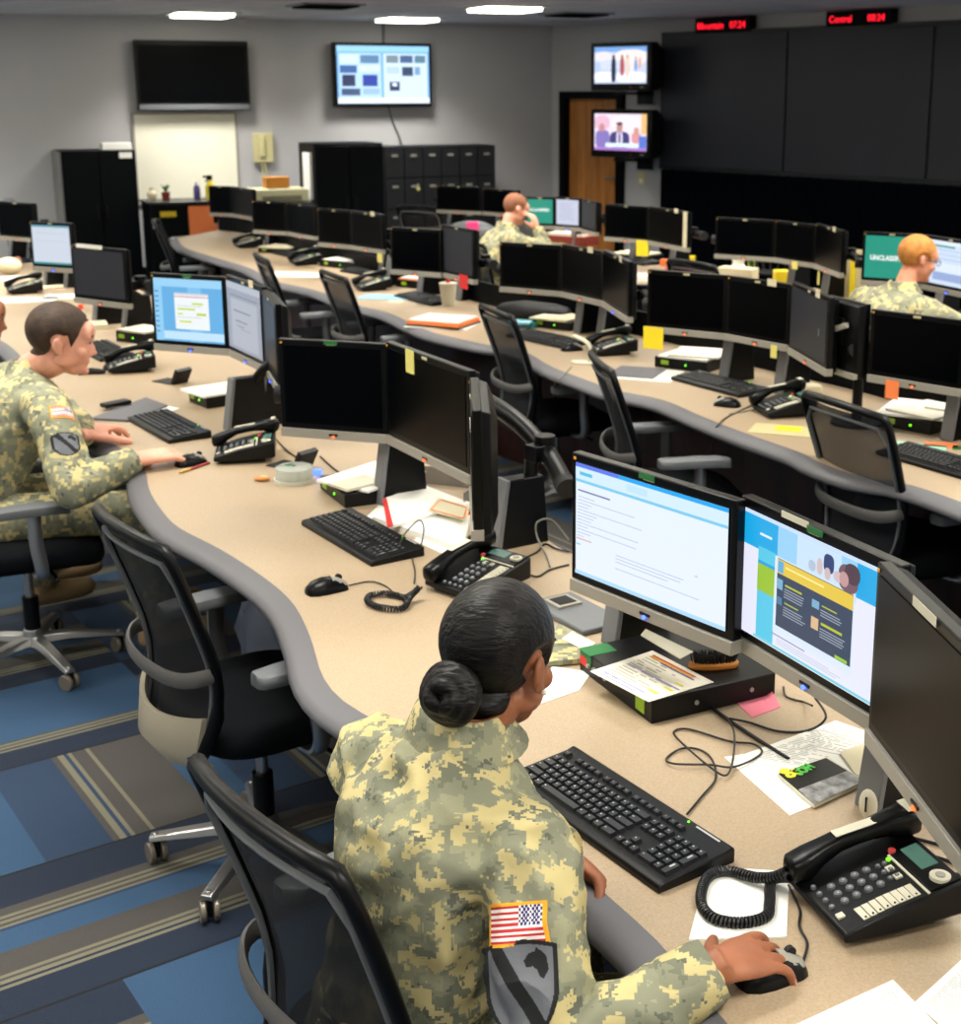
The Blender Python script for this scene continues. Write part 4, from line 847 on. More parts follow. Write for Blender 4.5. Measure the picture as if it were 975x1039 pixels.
# ================================================================ DESK THINGS
M['mag']=mat('magazine_photo',(130,130,130),.5,vary=.8,vscale=40)
def rect_key(w,d,mt='key'):
    m=MB(); h=.0075; a=[(-w/2,-d/2),(w/2,-d/2),(w/2,d/2),(-w/2,d/2)]; k=.0022
    b=[(x-math.copysign(k,x),y-math.copysign(k*.8,y)+.0006) for x,y in a]
    m.loft([[Vector((x,y,0)) for x,y in a],[Vector((x,y,h)) for x,y in b]],M['key'])
    m.add([(-w/2+.004,.001,h+.0002),(-w/2+.008,.001,h+.0002),(-w/2+.008,d/2-.005,h+.0002),(-w/2+.004,d/2-.005,h+.0002)],[(0,1,2,3)],M['legend']); return m
def key_layout():
    u=.01905; out=[]; y0=-.052
    rows=[[1.25,1.25,1.25,5.75,1.25,1.25,1.25,1.75],[2.25]+[1]*10+[2.75],[1.75]+[1]*11+[2.25],[1.5]+[1]*12+[1.5],[1]*13+[2]]
    for r,row in enumerate(rows):
        x=-.2155
        for w in row: out.append((x+w*u/2,y0+r*u,w*u-.0025,u-.0028)); x+=w*u
    x0=-.2155; y=y0+5.35*u
    for g in (0,2,3,4,5,6.5,7.5,8.5,9.5,11,12,13,14): out.append((x0+(g+.5)*u,y,u-.0028,u*.72))
    xn=-.2155+15.35*u
    for i in range(3): out.append((xn+(i+.5)*u,y,u-.0028,u*.72))
    for r in (4,3):
        for i in range(3): out.append((xn+(i+.5)*u,y0+r*u,u-.0028,u-.0028))
    for i in range(3): out.append((xn+(i+.5)*u,y0,u-.0028,u-.0028))
    out.append((xn+1.5*u,y0+u,u-.0028,u-.0028))
    xp=xn+3.35*u
    for r in range(5):
        for i in range(4):
            if r==0 and i==1: continue
            if i==3 and r in (1,3): continue
            w=2*u-.0028 if (r==0 and i==0) else u-.0028; d=2*u-.0028 if (i==3 and r in (0,2)) else u-.0028
            cx=xp+(i+.5)*u+(u/2 if (r==0 and i==0) else 0); cy=y0+r*u+(u/2 if (i==3 and r in (0,2)) else 0)
            out.append((cx,cy,w,d))
    return out
KM={}
def keyboard(label,c,rz,single=True,far=None):
    t=thing('keyboard',label,'keyboard',c,rz)
    if far is not None:
        index(); 
        for k in kids(far): q=k.copy(); C.objects.link(q); q.parent=t
        return t
    m=MB(); prof=[(-.083,.0),(-.083,.012),(-.078,.016),(-.066,.0175),(.062,.026),(.078,.03),(.083,.026),(.083,0)]
    m.loft([[Vector((x,y,z)) for y,z in prof] for x in (-.2275,.2275)],M['plastic']); m.build('body',t,bevel=.0035)
    sl=math.atan2(.026-.0175,.128)
    if single:
        for x,y,w,d in key_layout():
            key=(round(w,4),round(d,4))
            if key not in KM:
                o=rect_key(*key).build('key',smooth=False); KM[key]=o.data; C.objects.unlink(o); bpy.data.objects.remove(o)
            o=bpy.data.objects.new('key',KM[key]); C.objects.link(o); o.parent=t; o.location=(x,y,.0175+(y+.066)*math.tan(sl)-.001); o.rotation_euler=(sl,0,0)
    else:
        m=MB()
        for x,y,w,d in key_layout():
            r=rect_key(w,d); T=Matrix.Translation((x,y,.0175+(y+.066)*math.tan(sl)-.001)); 
            o=len(m.v); 
            for v in r.v: m.v.append(T@v)
            for f,k in zip(r.f,r.mi): m.f.append([o+j for j in f]); m.mi.append(m.m(r.mats[k]))
        m.build('keys',t,smooth=False)
    m=MB(); m.add([(.14,.0705,.0295),(.2,.0705,.0295),(.2,.0745,.0302),(.14,.0745,.0302)],[(0,1,2,3)],M['legend']); 
    m.cyl((.12,.0725,.0285),(.12,.0725,.0305),.002,M['ledgr'],n=8); m.build('logo_strip',t,smooth=False)
    return t
def at2(a,b,z=DT): A=P(*a,z);B=P(*b,z); return (A+B)/2,head(A,B)
kA,kB,kC=P(578,752,.785),P(749,861,.785),P(676,911,.77)
KBA=keyboard('black full-size keyboard in front of the soldier with the hair bun',((kA.x+kC.x)/2,(kA.y+kC.y)/2,DT),head(kA,kB))
k1,k2,k3=P(346,514,.785),P(425,557,.785),P(311,530,.765)
k4=P(382,579,.77)
c_=(k2+k3)/2; KBB=keyboard('black keyboard in front of the white folders with the red edge',(c_.x,c_.y,DT),head(k1,k2))
KBF=keyboard('black keyboard under the left hand of the short brown-haired soldier',(0,0,DT),0,single=False)
c,h=at2((146,422),(198,450)); KBF.location=(c.x,c.y,DT); KBF.rotation_euler=(0,0,h)
for a,b,lb in (((92,351),(120,366),'dark keyboard on the near bench beyond the brown-haired soldier\'s face'),((697,384),(762,401),'black keyboard at the foot of the grey stand blocks on the second bench'),
   ((922,463),(988,482),'black keyboard at the right edge in front of the mint papers'),((530,341),(577,351),'black keyboard left of the pink-noted stand on the second bench'),
   ((413,301),(447,309),'black keyboard behind the orange-edged books'),((355,275),(392,281),'black keyboard under the white papers before the black paper cabinet'),((283,256),(312,263),'black keyboard below the screen pair under the printer'),
   ((625,262),(665,270),'black keyboard on the far bench beside the yellow note'),((540,242),(566,247),'black keyboard in front of the far soldier')):
    c,h=at2(a,b); keyboard(lb,(c.x,c.y,DT),h,far=KBF)
def lamp_index(): index()
# mouse
def make_mouse(label):
    t=thing('mouse',label,'mouse'); m=MB(); rg=[]
    for y,w,h in ((-.056,.008,.01),(-.052,.022,.02),(-.035,.031,.033),(-.01,.033,.039),(.02,.031,.035),(.04,.029,.025),(.052,.024,.016),(.056,.012,.01)):
        rg.append([Vector((w*cos(a),y,max(0,h*sin(a)) if sin(a)>0 else 0)) for a in [2*PI*k/20 for k in range(20)]])
    m.loft(rg,M['bezel']); m.build('shell',t,ang=60)
    m=MB(); rg=[]
    for y,w,h in ((.012,.027,.038),(.03,.026,.0325),(.045,.024,.0235),(.054,.019,.0165)):
        rg.append([Vector((w*cos(a),y,h*sin(a)*1.0+.001)) for a in [PI*(.16+.68*k/9) for k in range(10)]]+[Vector((w*cos(a),y,h*sin(a)*.85)) for a in [PI*(.84-.68*k/9) for k in range(10)]])
    m.loft(rg,M['silver']); m.build('buttons',t,ang=60)
    m=MB(); m.cyl((-.004,.034,.031),(.004,.034,.031),.009,M['rubber']); m.build('scroll_wheel',t)
    return t
def put(o,c,rz): o.location=c; o.rotation_euler=(0,0,rz); return o
MO=make_mouse('black and silver mouse on the bare tan bench left of the coiled cord')
a,b=P(308,604),P(354,595); put(MO,((a.x+b.x)/2,(a.y+b.y)/2,DT),head(a,b)-PI/2)
index()
def mouse(a,b,lb):
    o=copy_tree(MO); a,b=P(*a),P(*b); put(o,((a.x+b.x)/2,(a.y+b.y)/2,DT),head(a,b)-PI/2); o['label']=lb; return o
MA=mouse((742,1002),(818,979),'mouse under the right hand of the soldier with the hair bun'); 
mouse((179,474),(208,468),'mouse under the right hand of the short brown-haired soldier')
mouse((748,413),(728,411),'mouse on the second bench beside the black keyboard and telephone'); mouse((573,356),(587,355),'mouse on the second bench beside the cream desk clip')
mouse((110,374),(120,376),'mouse on the bench just beyond the brown-haired soldier\'s chin')
# telephone: origin at the middle of the base, +y is the display end, handset on the left
def make_phone(label):
    t=thing('telephone',label,'telephone'); W_,L_=.185,.21
    def sec(x0,x1,y,z0,z1): return [Vector((x0,y,z0)),Vector((x1,y,z0)),Vector((x1,y,z1)),Vector((x0,y,z1))]
    m=MB(); m.loft([sec(-.0925,.0925,-.105,.012,.028),sec(-.0925,.0925,-.02,.01,.052),sec(-.0925,.0925,.105,.02,.078)],M['plastic'])
    m.loft([sec(-.075,.075,-.09,0,.014),sec(-.075,.075,.07,0,.03)],M['frame']); m.build('base',t,bevel=.005)
    sl=math.atan2(.05,.21)
    def top(x,y,dz=0):
        z=float(np.interp(y,[-.105,-.02,.105],[.028,.052,.078])); return (x,y,z+dz)
    rot=(math.atan2(.026,.125),0,0)
    # handset
    m=MB(); rg=[]
    for y,z,wx,hz in ((-.118,.052,.014,.012),(-.112,.05,.024,.02),(-.085,.056,.026,.024),(-.06,.07,.021,.018),(-.03,.083,.019,.0135),(0,.089,.019,.012),(.03,.094,.019,.0135),(.06,.098,.022,.018),(.09,.098,.027,.025),(.112,.1,.025,.022),(.12,.103,.015,.012)):
        rg.append([Vector((-.067+wx*math.copysign(abs(cos(a))**.7,cos(a)),y,z+hz*math.copysign(abs(sin(a))**.7,sin(a)))) for a in [2*PI*k/18 for k in range(18)]])
    m.loft(rg,M['bezel']); hs=m.build('handset',t,ang=60)
    for bx_ in (((-.067,.0,.1025),(.019,.075,.0015)),((-.067,.098,.1245),(.036,.016,.0015))): m=MB(); m.box(*bx_,M['label'],rot=(.15,0,0)); m.build('handset_label',hs,smooth=False)
    # display
    m=MB(); x,y,z=top(.022,.073,.001); m.box((x,y,z),(.125,.055,.004),M['bezel'],rot=rot); m.build('display_panel',t,bevel=.001)
    m=MB(); x,y,z=top(.005,.077,.0035); m.box((x,y,z),(.062,.03,.002),M['lcd'],rot=rot); m.build('display',t,smooth=False)
    m=MB(); x,y,z=top(.066,.075,.004); m.cyl((x,y,z-.003),(x,y,z+.003),.0165,M['label'],n=24); m.cyl((x,y,z+.003),(x,y,z+.0045),.008,M['silver'],n=16); m.build('navigation_button',t)
    m=MB(); x,y,z=top(.03,.042,.0012); m.box((x,y,z),(.115,.004,.002),M['label'],rot=rot); m.build('display_trim',t,smooth=False)
    m=MB(); x,y,z=top(-.03,.05,.004); m.cyl((x,y,z-.003),(x,y,z+.003),.006,M['redlight'],n=14); m.build('message_light',t)
    m=MB(); x,y,z=top(-.018,.036,.003); m.cyl((x,y,z-.003),(x,y,z),.0035,M['ledgr'],n=12); m.build('status_light',t)
    kb=MB(); kb.cyl((0,0,0),(0,0,.005),.0072,M['grey'],r2=.0062,n=16); kb.box((0,.0005,.0052),(.003,.004,.0006),M['legend']); kob=kb.build('button'); kd=kob.data
    bpy.data.objects.remove(kob)
    def btn(x,y,s=1.,me=kd,nm='button'):
        o=bpy.data.objects.new(nm,me); C.objects.link(o); o.parent=t; o.location=top(x,y,-.001); o.rotation_euler=rot; o.scale=(s,s,1)
    for i in range(4):
        for j in range(3): btn(-.014+j*.0205,-.068+i*.0205*1.02)
    for i in range(4): btn(-.03+i*.019,-.09,.68)
    for i in range(2):
        for j in range(3): btn(-.012+j*.018,.014+i*.012,.62)
    ks=MB(); ks.box((0,0,.002),(.011,.012,.005),M['label']); so=ks.build('square_button',bevel=.001)
    sd=so.data; bpy.data.objects.remove(so)
    for x,y in ((.052,-.09),(.003,.026),(.026,.026)): btn(x,y,1,sd,'square_button')
    m=MB(); x,y,z=top(.068,-.022,.001); 
    for k in range(8):
        yy=-.062+k*.0125; x,y,z=top(.0665,yy,.001); m.box((x,y,z),(.03,.0113,.0014),M['label'],rot=rot); m.cyl((.0775,yy,z),(.0775,yy,z+.002),.0017,M['frame'],n=8)
    m.build('memory_labels',t,smooth=False)
    return t
PH=make_phone('large black desk telephone in the near right corner by the white pad')
# corners of its top face in the picture give place and heading
pa=P(806,897,.79); pb=P(838,954,.79); pc=P(964,900,.83)
hd=head(pb,P(952,902,.79)); cph=(P(806,897,.79)+P(955,895,.79))/2
hd=R(19); put(PH,(P(886,905,.785).x,P(886,905,.785).y,DT),hd-PI/2)
index()
def phone(u,v,hdeg,lb,z=DT+.03):
    o=copy_tree(PH); c=P(u,v,z); put(o,(c.x,c.y,DT),R(hdeg-90)); o['label']=lb; return o
PB=phone(485,585,48,'black desk telephone with green light partly behind the hair of the near soldier')
phone(249,456,10,'black desk telephone between the brown-haired soldier\'s mouse and the clear disc tub')
phone(133,369,20,'black desk telephone just right of the brown-haired soldier\'s face')
phone(795,412,15,'black desk telephone beside the mouse on the second bench')
phone(621,352,15,'black desk telephone right of the cream desk clip on the second bench')
phone(378,289,25,'black desk telephone next to the pale blue booklet')
phone(310,264,25,'black desk telephone right of the papers under the far screen pair')
phone(252,247,25,'black desk telephone at the left part of the second bench near the orange notice')
phone(25,292,25,'black desk telephone among papers at the far left of the near bench')
# coiled cords
def coil(pts,label,r=.0085,wr=.0022,turns=70):
    c=smooth_pts(pts,10); n=turns*9; out=[]
    L=[0]
    for i in range(1,len(c)): L.append(L[-1]+(c[i]-c[i-1]).length)
    up0=Vector((0,0,1))
    for k in range(n+1):
        s=L[-1]*k/n; j=max(0,min(len(c)-2,next((i for i in range(len(L)-1) if L[i+1]>=s),len(c)-2))); f=(s-L[j])/max(1e-6,L[j+1]-L[j]); p=c[j].lerp(c[j+1],f); t=(c[j+1]-c[j]).normalized()
        sd=t.cross(up0).normalized(); u=sd.cross(t); a=2*PI*turns*k/n; out.append(p+sd*cos(a)*r+u*sin(a)*r)
    m=MB(); m.tube(out,wr,M['cable'],5); return m
zc=DT+.011
def child_world(o,parent):
    o.parent=parent; o.matrix_parent_inverse=(Matrix.Translation(parent.location)@Matrix.Rotation(parent.rotation_euler.z,4,'Z')).inverted()
m=coil([P(801,890,zc+.03),P(783,893,zc),P(781,915,zc),P(777,930,zc),P(752,936,zc),P(725,932,zc),P(712,918,zc),P(713,900,zc),P(722,887,zc),P(740,884,zc),P(765,890,zc+.006),P(784,890,zc+.018),P(799,884,zc+.035)],'',.0068,.0030,88); o=m.build('coiled_cord'); child_world(o,PH)
m=coil([P(424,598,zc+.03),P(412,606,zc),P(402,604,zc),P(390,602,zc),P(376,604,zc),P(373,610,zc),P(385,616,zc),P(408,617,zc),P(416,606,zc+.012),P(426,595,zc+.03)],'',.0062,.0028,52); o=m.build('coiled_cord'); child_world(o,PB)
# papers
def sheet(name,label,q,z=DT,th=.0012,mt='white',cat='paper',group=None,curl=0,grid=6):
    """q: four picture corners, clockwise from top left, lying at height z"""
    A=[P(u,v,z+th) for u,v in q]; c=(A[0]+A[1]+A[2]+A[3])/4; base=Vector((c.x,c.y,z)); m=MB(); n=grid
    top=[];uv=[]
    for i in range(n+1):
        for j in range(n+1):
            u,v=j/n,i/n; p=(A[3]*(1-u)+A[2]*u)*(1-v)+(A[0]*(1-u)+A[1]*u)*v; e=max(abs(u-.5),abs(v-.5))*2
            top.append(p-base+Vector((0,0,curl*max(0,e-.5)*(u*v)*2))); uv.append((u,v))
    F=[(i*(n+1)+j,i*(n+1)+j+1,(i+1)*(n+1)+j+1,(i+1)*(n+1)+j) for i in range(n) for j in range(n)]
    cr=(A[2]-A[3]).cross(A[0]-A[3]).z
    if cr<0: F=[f[::-1] for f in F]
    m.add(top,F,M[mt],uvs=[[uv[k] for k in f] for f in F])
    bot=[Vector((p.x,p.y,p.z-th)) for p in top]; m.add(bot,[f[::-1] for f in F],M[mt] if mt not in ('print','chart','printgrey') else M['white'])
    N=len(top); ring=[j for j in range(n+1)]+[i*(n+1)+n for i in range(1,n+1)]+[n*(n+1)+j for j in range(n-1,-1,-1)]+[i*(n+1) for i in range(n-1,0,-1)]
    for k in range(len(ring)):
        a,b=ring[k],ring[(k+1)%len(ring)]; m.f.append([a,b,b+N,a+N] if cr<0 else [b,a,a+N,b+N]); m.mi.append(0)
    o=m.build(name,smooth=False,loc=base)
    if label: tag(o,label,cat,group)
    return o
def rq(a,b,w,z=DT,side=1):
    """rectangle from the picture edge a-b, w metres deep"""
    A,B=P(*a,z),P(*b,z); d=(B-A).normalized(); n=Vector((-d.y,d.x,0))*w*side; return [B+n*0,A*1,A+n,B+n]
def block(name,label,cat,a,b,w,h,mt,z=DT,bevel=.004,group=None,parent=None):
    """box whose front bottom edge runs from picture point a to b"""
    A,B=P(*a,z),P(*b,z); t=(A+B)/2; hd=head(A,B); L=(B-A).length; m=MB(); m.box((0,w/2,h/2),(L,w,h),M[mt] if isinstance(mt,str) else mt); o=m.build(name,bevel=bevel,loc=t,rot=(0,0,hd))
    if label: tag(o,label,cat,group)
    o['_L']=L; del o['_L']; return o,L
sheet('note_pad','white writing pad lying under the coiled cord of the near telephone',[(718,879),(801,884),(798,950),(699,953)],DT,.003,cat='note pad')
sheet('printed_sheet','printed sheet at the bottom edge right of the mouse hand',[(906,994),(985,1075),(860,1125),(806,1040)],DT,.001,'print')
sheet('printed_sheet','printed sheet cut by the right bottom corner of the picture',[(985,965),(1050,1010),(1000,1080),(928,1017)],DT+.0015,.001,'print')
sheet('printed_sheet','white sheet with printing between the dark magazine and the blue page screen',[(848,731),(893,747),(862,790),(742,770)],DT+.001,.001,'print')
sheet('printed_sheet','blank white sheet lying under the dark magazine',[(735,768),(800,758),(870,800),(801,827)],DT,.001)
mg=sheet('magazine','dark-covered magazine with yellow and green lettering and a grey photo',[(839,768),(879,792),(826,817),(789,785)],DT+.003,.006,'label',cat='magazine')
sheet('cover','',[(838,769),(877,792),(826,816),(790,785)],DT+.0095,.0006,'bezel').parent=None
sheet('cover_photo','',[(860,782),(877,792),(826,816),(810,801)],DT+.0103,.0005,'mag').parent=None; child_world(bpy.data.objects['cover_photo'],mg)
sheet('cover_panel','',[(852,763),(893,748),(879,790),(868,785)],DT+.006,.0005,'cream').parent=None; child_world(bpy.data.objects['cover_panel'],mg)
co=bpy.data.objects['cover']; co.data.materials[0]=M['bezel']; child_world(co,mg) 
yl=mat('cover_yellow',(225,225,40),.5); gl=mat('cover_green',(70,190,60),.5)
a,b=P(797,793,DT+.011),P(833,777,DT+.011); hdm=head(a,b)
o=text_mesh('&',.05,yl,'cover_lettering',None,tuple(P(802,790,DT+.0108)),(0,0,hdm+.1),bold=.0015,sx=1.1); child_world(o,mg)
o=text_mesh('SOH',.03,gl,'cover_lettering',None,tuple(P(812,787,DT+.0108)),(0,0,hdm+.1),bold=.0015,sx=.8); child_world(o,mg)
# black rack box with the chart, brush and stickers
A,B_,C_=P(586,680,.785),P(661,735,DT),P(773,697,DT); A=P(588,679,DT)
hdx=head(A,B_); L=(B_-A).length; perp=Vector((-sin(hdx),cos(hdx),0)); Wd=abs((C_-B_).dot(perp))
t=thing('rack_unit','flat black rack box with green sticker, under the chart sheet and brush','electronic box',((A.x+B_.x)/2,(A.y+B_.y)/2,DT),hdx)
BH=.052; m=MB(); m.box((0,Wd/2,BH/2),(L,Wd,BH),M['plastic']); m.build('case',t,bevel=.002)
RK=Matrix.Translation(t.location)@Matrix.Rotation(hdx,4,'Z')
for k,x in enumerate((-.11,-.085,-.06,-.035)):
    if abs(x)<L/2: m=MB(); m.cyl((x,0,BH*.5),(x,-.006,BH*.5),.005,M['silver'],n=12); m.build('jack',t)
m=MB(); m.cyl((-.02,0,BH*.62),(-.02,-.003,BH*.62),.003,M['ledgr'],n=8); m.cyl((.01,0,BH*.62),(.01,-.003,BH*.62),.003,M['ledgr'],n=8); m.build('status_light',t)
m=MB(); m.box((-L/2+.02,-.001,BH*.55),(.03,.002,.02),M['red']); m.build('red_badge',t,smooth=False)
m=MB(); m.box((L/2-.045,-.001,BH*.5),(.035,.002,.03),M['lime']); m.build('lime_badge',t,smooth=False)
m=MB(); m.box((-L/2+.03,.03,BH+.0005),(.05,.07,.001),M['green']); m.box((-L/2+.03,-.0008,BH*.75),(.05,.0015,.022),M['green']); m.build('green_sticker',t,smooth=False)
m=MB(); 
for y in (Wd*.35,Wd*.8): m.cyl((L/2,y,BH*.5),(L/2+.003,y,BH*.5),.005,M['silver'],n=12)
m.build('side_screw',t)
ch=sheet('chart_sheet','white chart sheet with coloured lines on top of the black rack box',[(662,660),(724,692),(658,712),(599,681)],DT+BH+.001,.001,'chart')
m=MB()
def on_sheet(u,v,q,z): 
    A=[P(a_,b_,z) for a_,b_ in q]; return (A[3]*(1-u)+A[2]*u)*(1-v)+(A[0]*(1-u)+A[1]*u)*v
qz=[(662,660),(724,692),(658,712),(599,681)]
for (u0,v0,u1,v1,c) in ((.1,.9,.8,.93,(190,40,30)),(.1,.86,.8,.9,(215,160,60)),(.3,.83,.85,.85,(80,80,170)),(.1,.5,.95,.52,(120,130,200)),(.1,.12,.8,.14,(120,130,200)),(.1,.05,.7,.07,(120,130,200)),(.75,.2,.9,.26,(215,210,90)),(.8,.4,.93,.45,(215,210,90)),(.78,.6,.9,.64,(215,210,90))):
    mt=mat('ink_%d_%d_%d'%c,c,.7); cs=[on_sheet(u,v,qz,DT+BH+.003)-ch.location for u,v in ((u0,v0),(u1,v0),(u1,v1),(u0,v1))]; m.add(cs,[(0,1,2,3)],mt)
o=m.build('chart_lines',smooth=False,loc=(0,0,0)); o.parent=ch
t=thing('brush','wooden brush with black bristles standing up, on the black rack box','brush',tuple(P(724,677,DT+BH)),hdx+1.2)
m=MB(); m.prism([(.055*cos(a)+.0,.022*sin(a)) for a in [2*PI*k/24 for k in range(24)]],0,.014,M['brushwood']); m.build('wood_back',t,bevel=.004)
m=MB(); rr=random.Random(2)
for k in range(220):
    a=rr.random()*6.283; r=math.sqrt(rr.random()); x,y=.048*r*cos(a),.017*r*sin(a); m.tube([(x,y,.013),(x*1.12+rr.uniform(-.002,.002),y*1.25+rr.uniform(-.002,.002),.034+rr.uniform(-.003,.003))],[.0013,.0009],M['bristle'],4)
m.build('bristles',t)
sheet('green_card','cream card with green marks sticking out under the white web page screen',[(655,638),(703,661),(690,668),(650,644)],DT+BH+.055,.002,'label',cat='card')
block('pink_note','','note',(760,722),(785,712),.001,.001,'pink')[0]
bpy.data.objects.remove(bpy.data.objects['pink_note'])
sheet('pink_note','pink crumpled note on the bench right of the black rack box',[(743,709),(781,702),(792,717),(763,728)],DT,.0015,'pink',cat='note',curl=.012)
# camouflage notebook and papers left of the rack box
nb=sheet('notebook','camouflage-covered notebook half hidden beside the near soldier\'s head',[(566,632),(598,648),(590,668),(548,672)],DT+.004,.012,'camofar',cat='notebook')
sheet('white_card','small white card lying on the camouflage notebook',[(580,641),(604,652),(594,660),(570,648)],DT+.018,.001,'white',cat='card')
sheet('printed_sheet','white sheets between the near soldier\'s face and the black rack box',[(560,676),(600,682),(588,700),(545,715)],DT,.002,'white')
t=thing('bracket_plate','flat grey metal plate with a square black hole beside the web page screen','bracket',tuple(P(585,625)),head(P(545,600),P(620,640)))
m=MB(); m.box((0,0,.008),(.24,.13,.014),M['grey']); m.build('plate',t,bevel=.004); m=MB(); m.box((-.06,0,.018),(.07,.07,.008),M['silver']); m.box((-.06,0,.0195),(.05,.05,.008),M['rubber']); m.build('socket',t,bevel=.001)
m=MB(); m.ell((0,0,.03),(.018,.009,.03),M['label']); m.box((0,-.009,.034),(.003,.003,.028),M['frame']); o=m.build('cord_winder',loc=P(880,832),rot=(0,0,-.7)); tag(o,'small cream oval cord winder standing behind the near telephone\'s handset','cord winder')
# cables, near
z=DT+.004
wire('keyboard_cable','thin black keyboard cable looping in front of the black rack box',[P(697,826,z),P(712,808,z),P(726,790,z),P(722,770,z),P(708,760,z),P(690,760,z),P(676,770,z),P(685,775,z+.006),P(720,776,z+.004),P(745,778,z+.004),P(772,765,z),P(765,755,z),P(740,752,z),P(700,740,z),P(684,742,z),P(690,752,z+.007),P(720,778,z+.009),P(738,786,z+.005),P(745,760,z+.009),P(742,735,z+.009),P(722,718,z)],.0022,M['cable'])
wire('power_cable','thicker black cable running right from the black rack box',[P(722,718,z),P(740,731,z),P(770,751,z),P(800,770,z-.001)],.004,M['cable'])
wire('screen_cable','black cable dropping from under the blue page screen to the bench',[P(827,708,.86),P(838,728,.79),P(820,741,z),P(790,742,z),P(760,733,z),P(740,729,z+.008)],.0026,M['cable'])
wire('screen_cable','short black loop of cable below the blue page screen\'s left end',[P(795,697,z),P(797,706,z),P(806,710,z),P(815,712,z),P(824,716,.79)],.0022,M['cable'])
wire('mouse_cable','black mouse cable running along the near telephone',[P(815,975,z),P(819,957,z),P(811,940,z),P(812,925,z),P(806,910,z),P(800,898,z)],.0022,M['cable'])
wire('telephone_cable','thin black cord leaving the right side of the near telephone',[P(955,905,.8),P(975,903,z),P(1000,898,z)],.0022,M['cable'])
for k,(a,b) in enumerate((((930,865),(985,885)),((925,850),(985,872)),((935,882),(985,892)))):
    wire('screen_cable','black cable on the bench behind the near telephone',[P(*a,z),P((a[0]+b[0])/2,(a[1]+b[1])/2-3,z),P(*b,z)],.003,M['cable'],group='cables behind the near telephone')
wire('mouse_cable','black mouse cable on the bare bench leading to the second telephone',[P(354,594,z),P(375,590,z),P(390,594,z),P(402,603,z+.0),P(414,608,z+.018)],.002,M['cable'])
wire('keyboard_cable','black cable crossing the white folders behind the notched keyboard',[P(418,566,z),P(421,580,z),P(420,592,z)],.002,M['cable'])
wire('keyboard_cable','black cable looping up over the white folders with the red edge',[P(405,553,.79),P(412,540,.8),P(425,528,.82),P(430,535,.82),P(428,550,.79),P(424,560,z)],.002,M['cable'])
for lb,pts,mt in (('grey cable looping behind the web page screen\'s left edge',[P(577,548,z),P(560,528,.82),P(545,530,.84),P(545,545,.8),P(555,565,z),P(558,575,z)],'cablegrey'),
   ('black cable lying between the two stations by the small block',[P(527,568,z),P(545,560,z),P(553,552,z),P(565,557,z),P(578,560,z)],'cable'),
   ('black cable lying behind the second telephone',[P(531,580,z),P(545,585,z),P(558,578,z),P(577,573,z)],'cable'),
   ('thin grey cable hanging from the second bench to the floor',[P(580,372,DT-.0),P(570,382,DT+.003),P(562,391,.7),P(564,415,.45),P(572,440,.2),P(577,455,.02)],'cablegrey'),
   ('thin black cable hanging over the second bench edge by the mouse',[P(770,408,z),P(750,417,z),P(735,425,z),P(728,432,z),P(724,440,.7),P(722,470,.4)],'cable'),
   ('black cable from the second-bench telephone along the desk',[P(790,405,z),P(775,412,z),P(758,417,z),P(740,420,z)],'cablegrey'),
   ('thin cable between the clear disc tub and the black screen',[P(278,443,z),P(292,458,z),P(305,466,z)],'cable'),
   ('black cable beside the pop-up socket under the dark screen',[P(325,463,z),P(337,474,z),P(348,482,z)],'cable'),
   ('black cable behind the left telephone',[P(190,436,z),P(203,432,z),P(214,442,z),P(219,446,z)],'cable')):
    wire('loose_cable',lb,pts,.0028,M[mt])
bpy.data.objects['loose_cable.003'].name='hanging_cable'
# ---- station of the notched keyboard
def stackbox(label,px,h=.05,paper=None,off=0,W=.26,name='rack_unit'):
    (a,b)=px; A,B=P(*a),P(*b); hd=head(A,B); L=(B-A).length; t=thing(name,label,'electronic box',((A.x+B.x)/2,(A.y+B.y)/2,DT),hd)
    m=MB(); m.box((0,W/2,h/2),(L,W,h),M['plastic']); m.build('case',t,bevel=.003)
    m=MB(); m.box((-L*.3,-.001,h*.55),(.04,.002,.02),M['lime']); m.cyl((L*.1,0,h*.5),(L*.1,-.003,h*.5),.004,M['ledgr'],n=8); m.build('front_marks',t,smooth=False)
    if paper:
        for k,(mt,lb,dx,dy,rz,sw,sl) in enumerate(paper):
            m=MB(); m.box((0,0,.004),(sw,sl,.008),M[mt]); o=m.build('paper_stack',loc=t.location+Matrix.Rotation(hd,3,'Z')@Vector((dx,W/2+dy,h+.0005+.0085*k)),rot=(0,0,hd+rz)); tag(o,lb,'papers')
    return t
stackbox('black rack box with green marks, under white sheets left of the grey stand block',((325,496),(350,516)),.045,[('white','white sheets on the black rack box next to the clear disc tub',-.02,.02,.5,.22,.28),('label','cream pad on the white sheets behind the notched keyboard',.06,-.06,.3,.1,.14)],W=.24)
stackbox('black rack box with a white paper pile, behind the left telephone',((192,407),(210,415)),.05,[('white','white paper pile on the black box left of the grey stand blocks',0,0,.1,.2,.26)],W=.2)
stackbox('black rack box under the fanned white papers on the second bench',((664,372),(717,379)),.05,[('white','fanned white paper pile on the second bench beside the yellow hanging note',0,.02,.05,.25,.26),('printgrey','upper sheets of the fanned pile on the second bench',.02,.03,.25,.24,.24)],W=.22)
stackbox('black rack box under folders, left on the second bench by the teal booklet',((540,331),(578,336)),.045,[('cream','cream folder stack beside the teal booklet on the second bench',-.02,0,.1,.24,.24)],W=.2)
stackbox('black box with white stack near the charcoal screen',((118,346),(147,350)),.055,[('label','cream stack on the black box right of the red caps',0,0,.0,.2,.18)],W=.18)
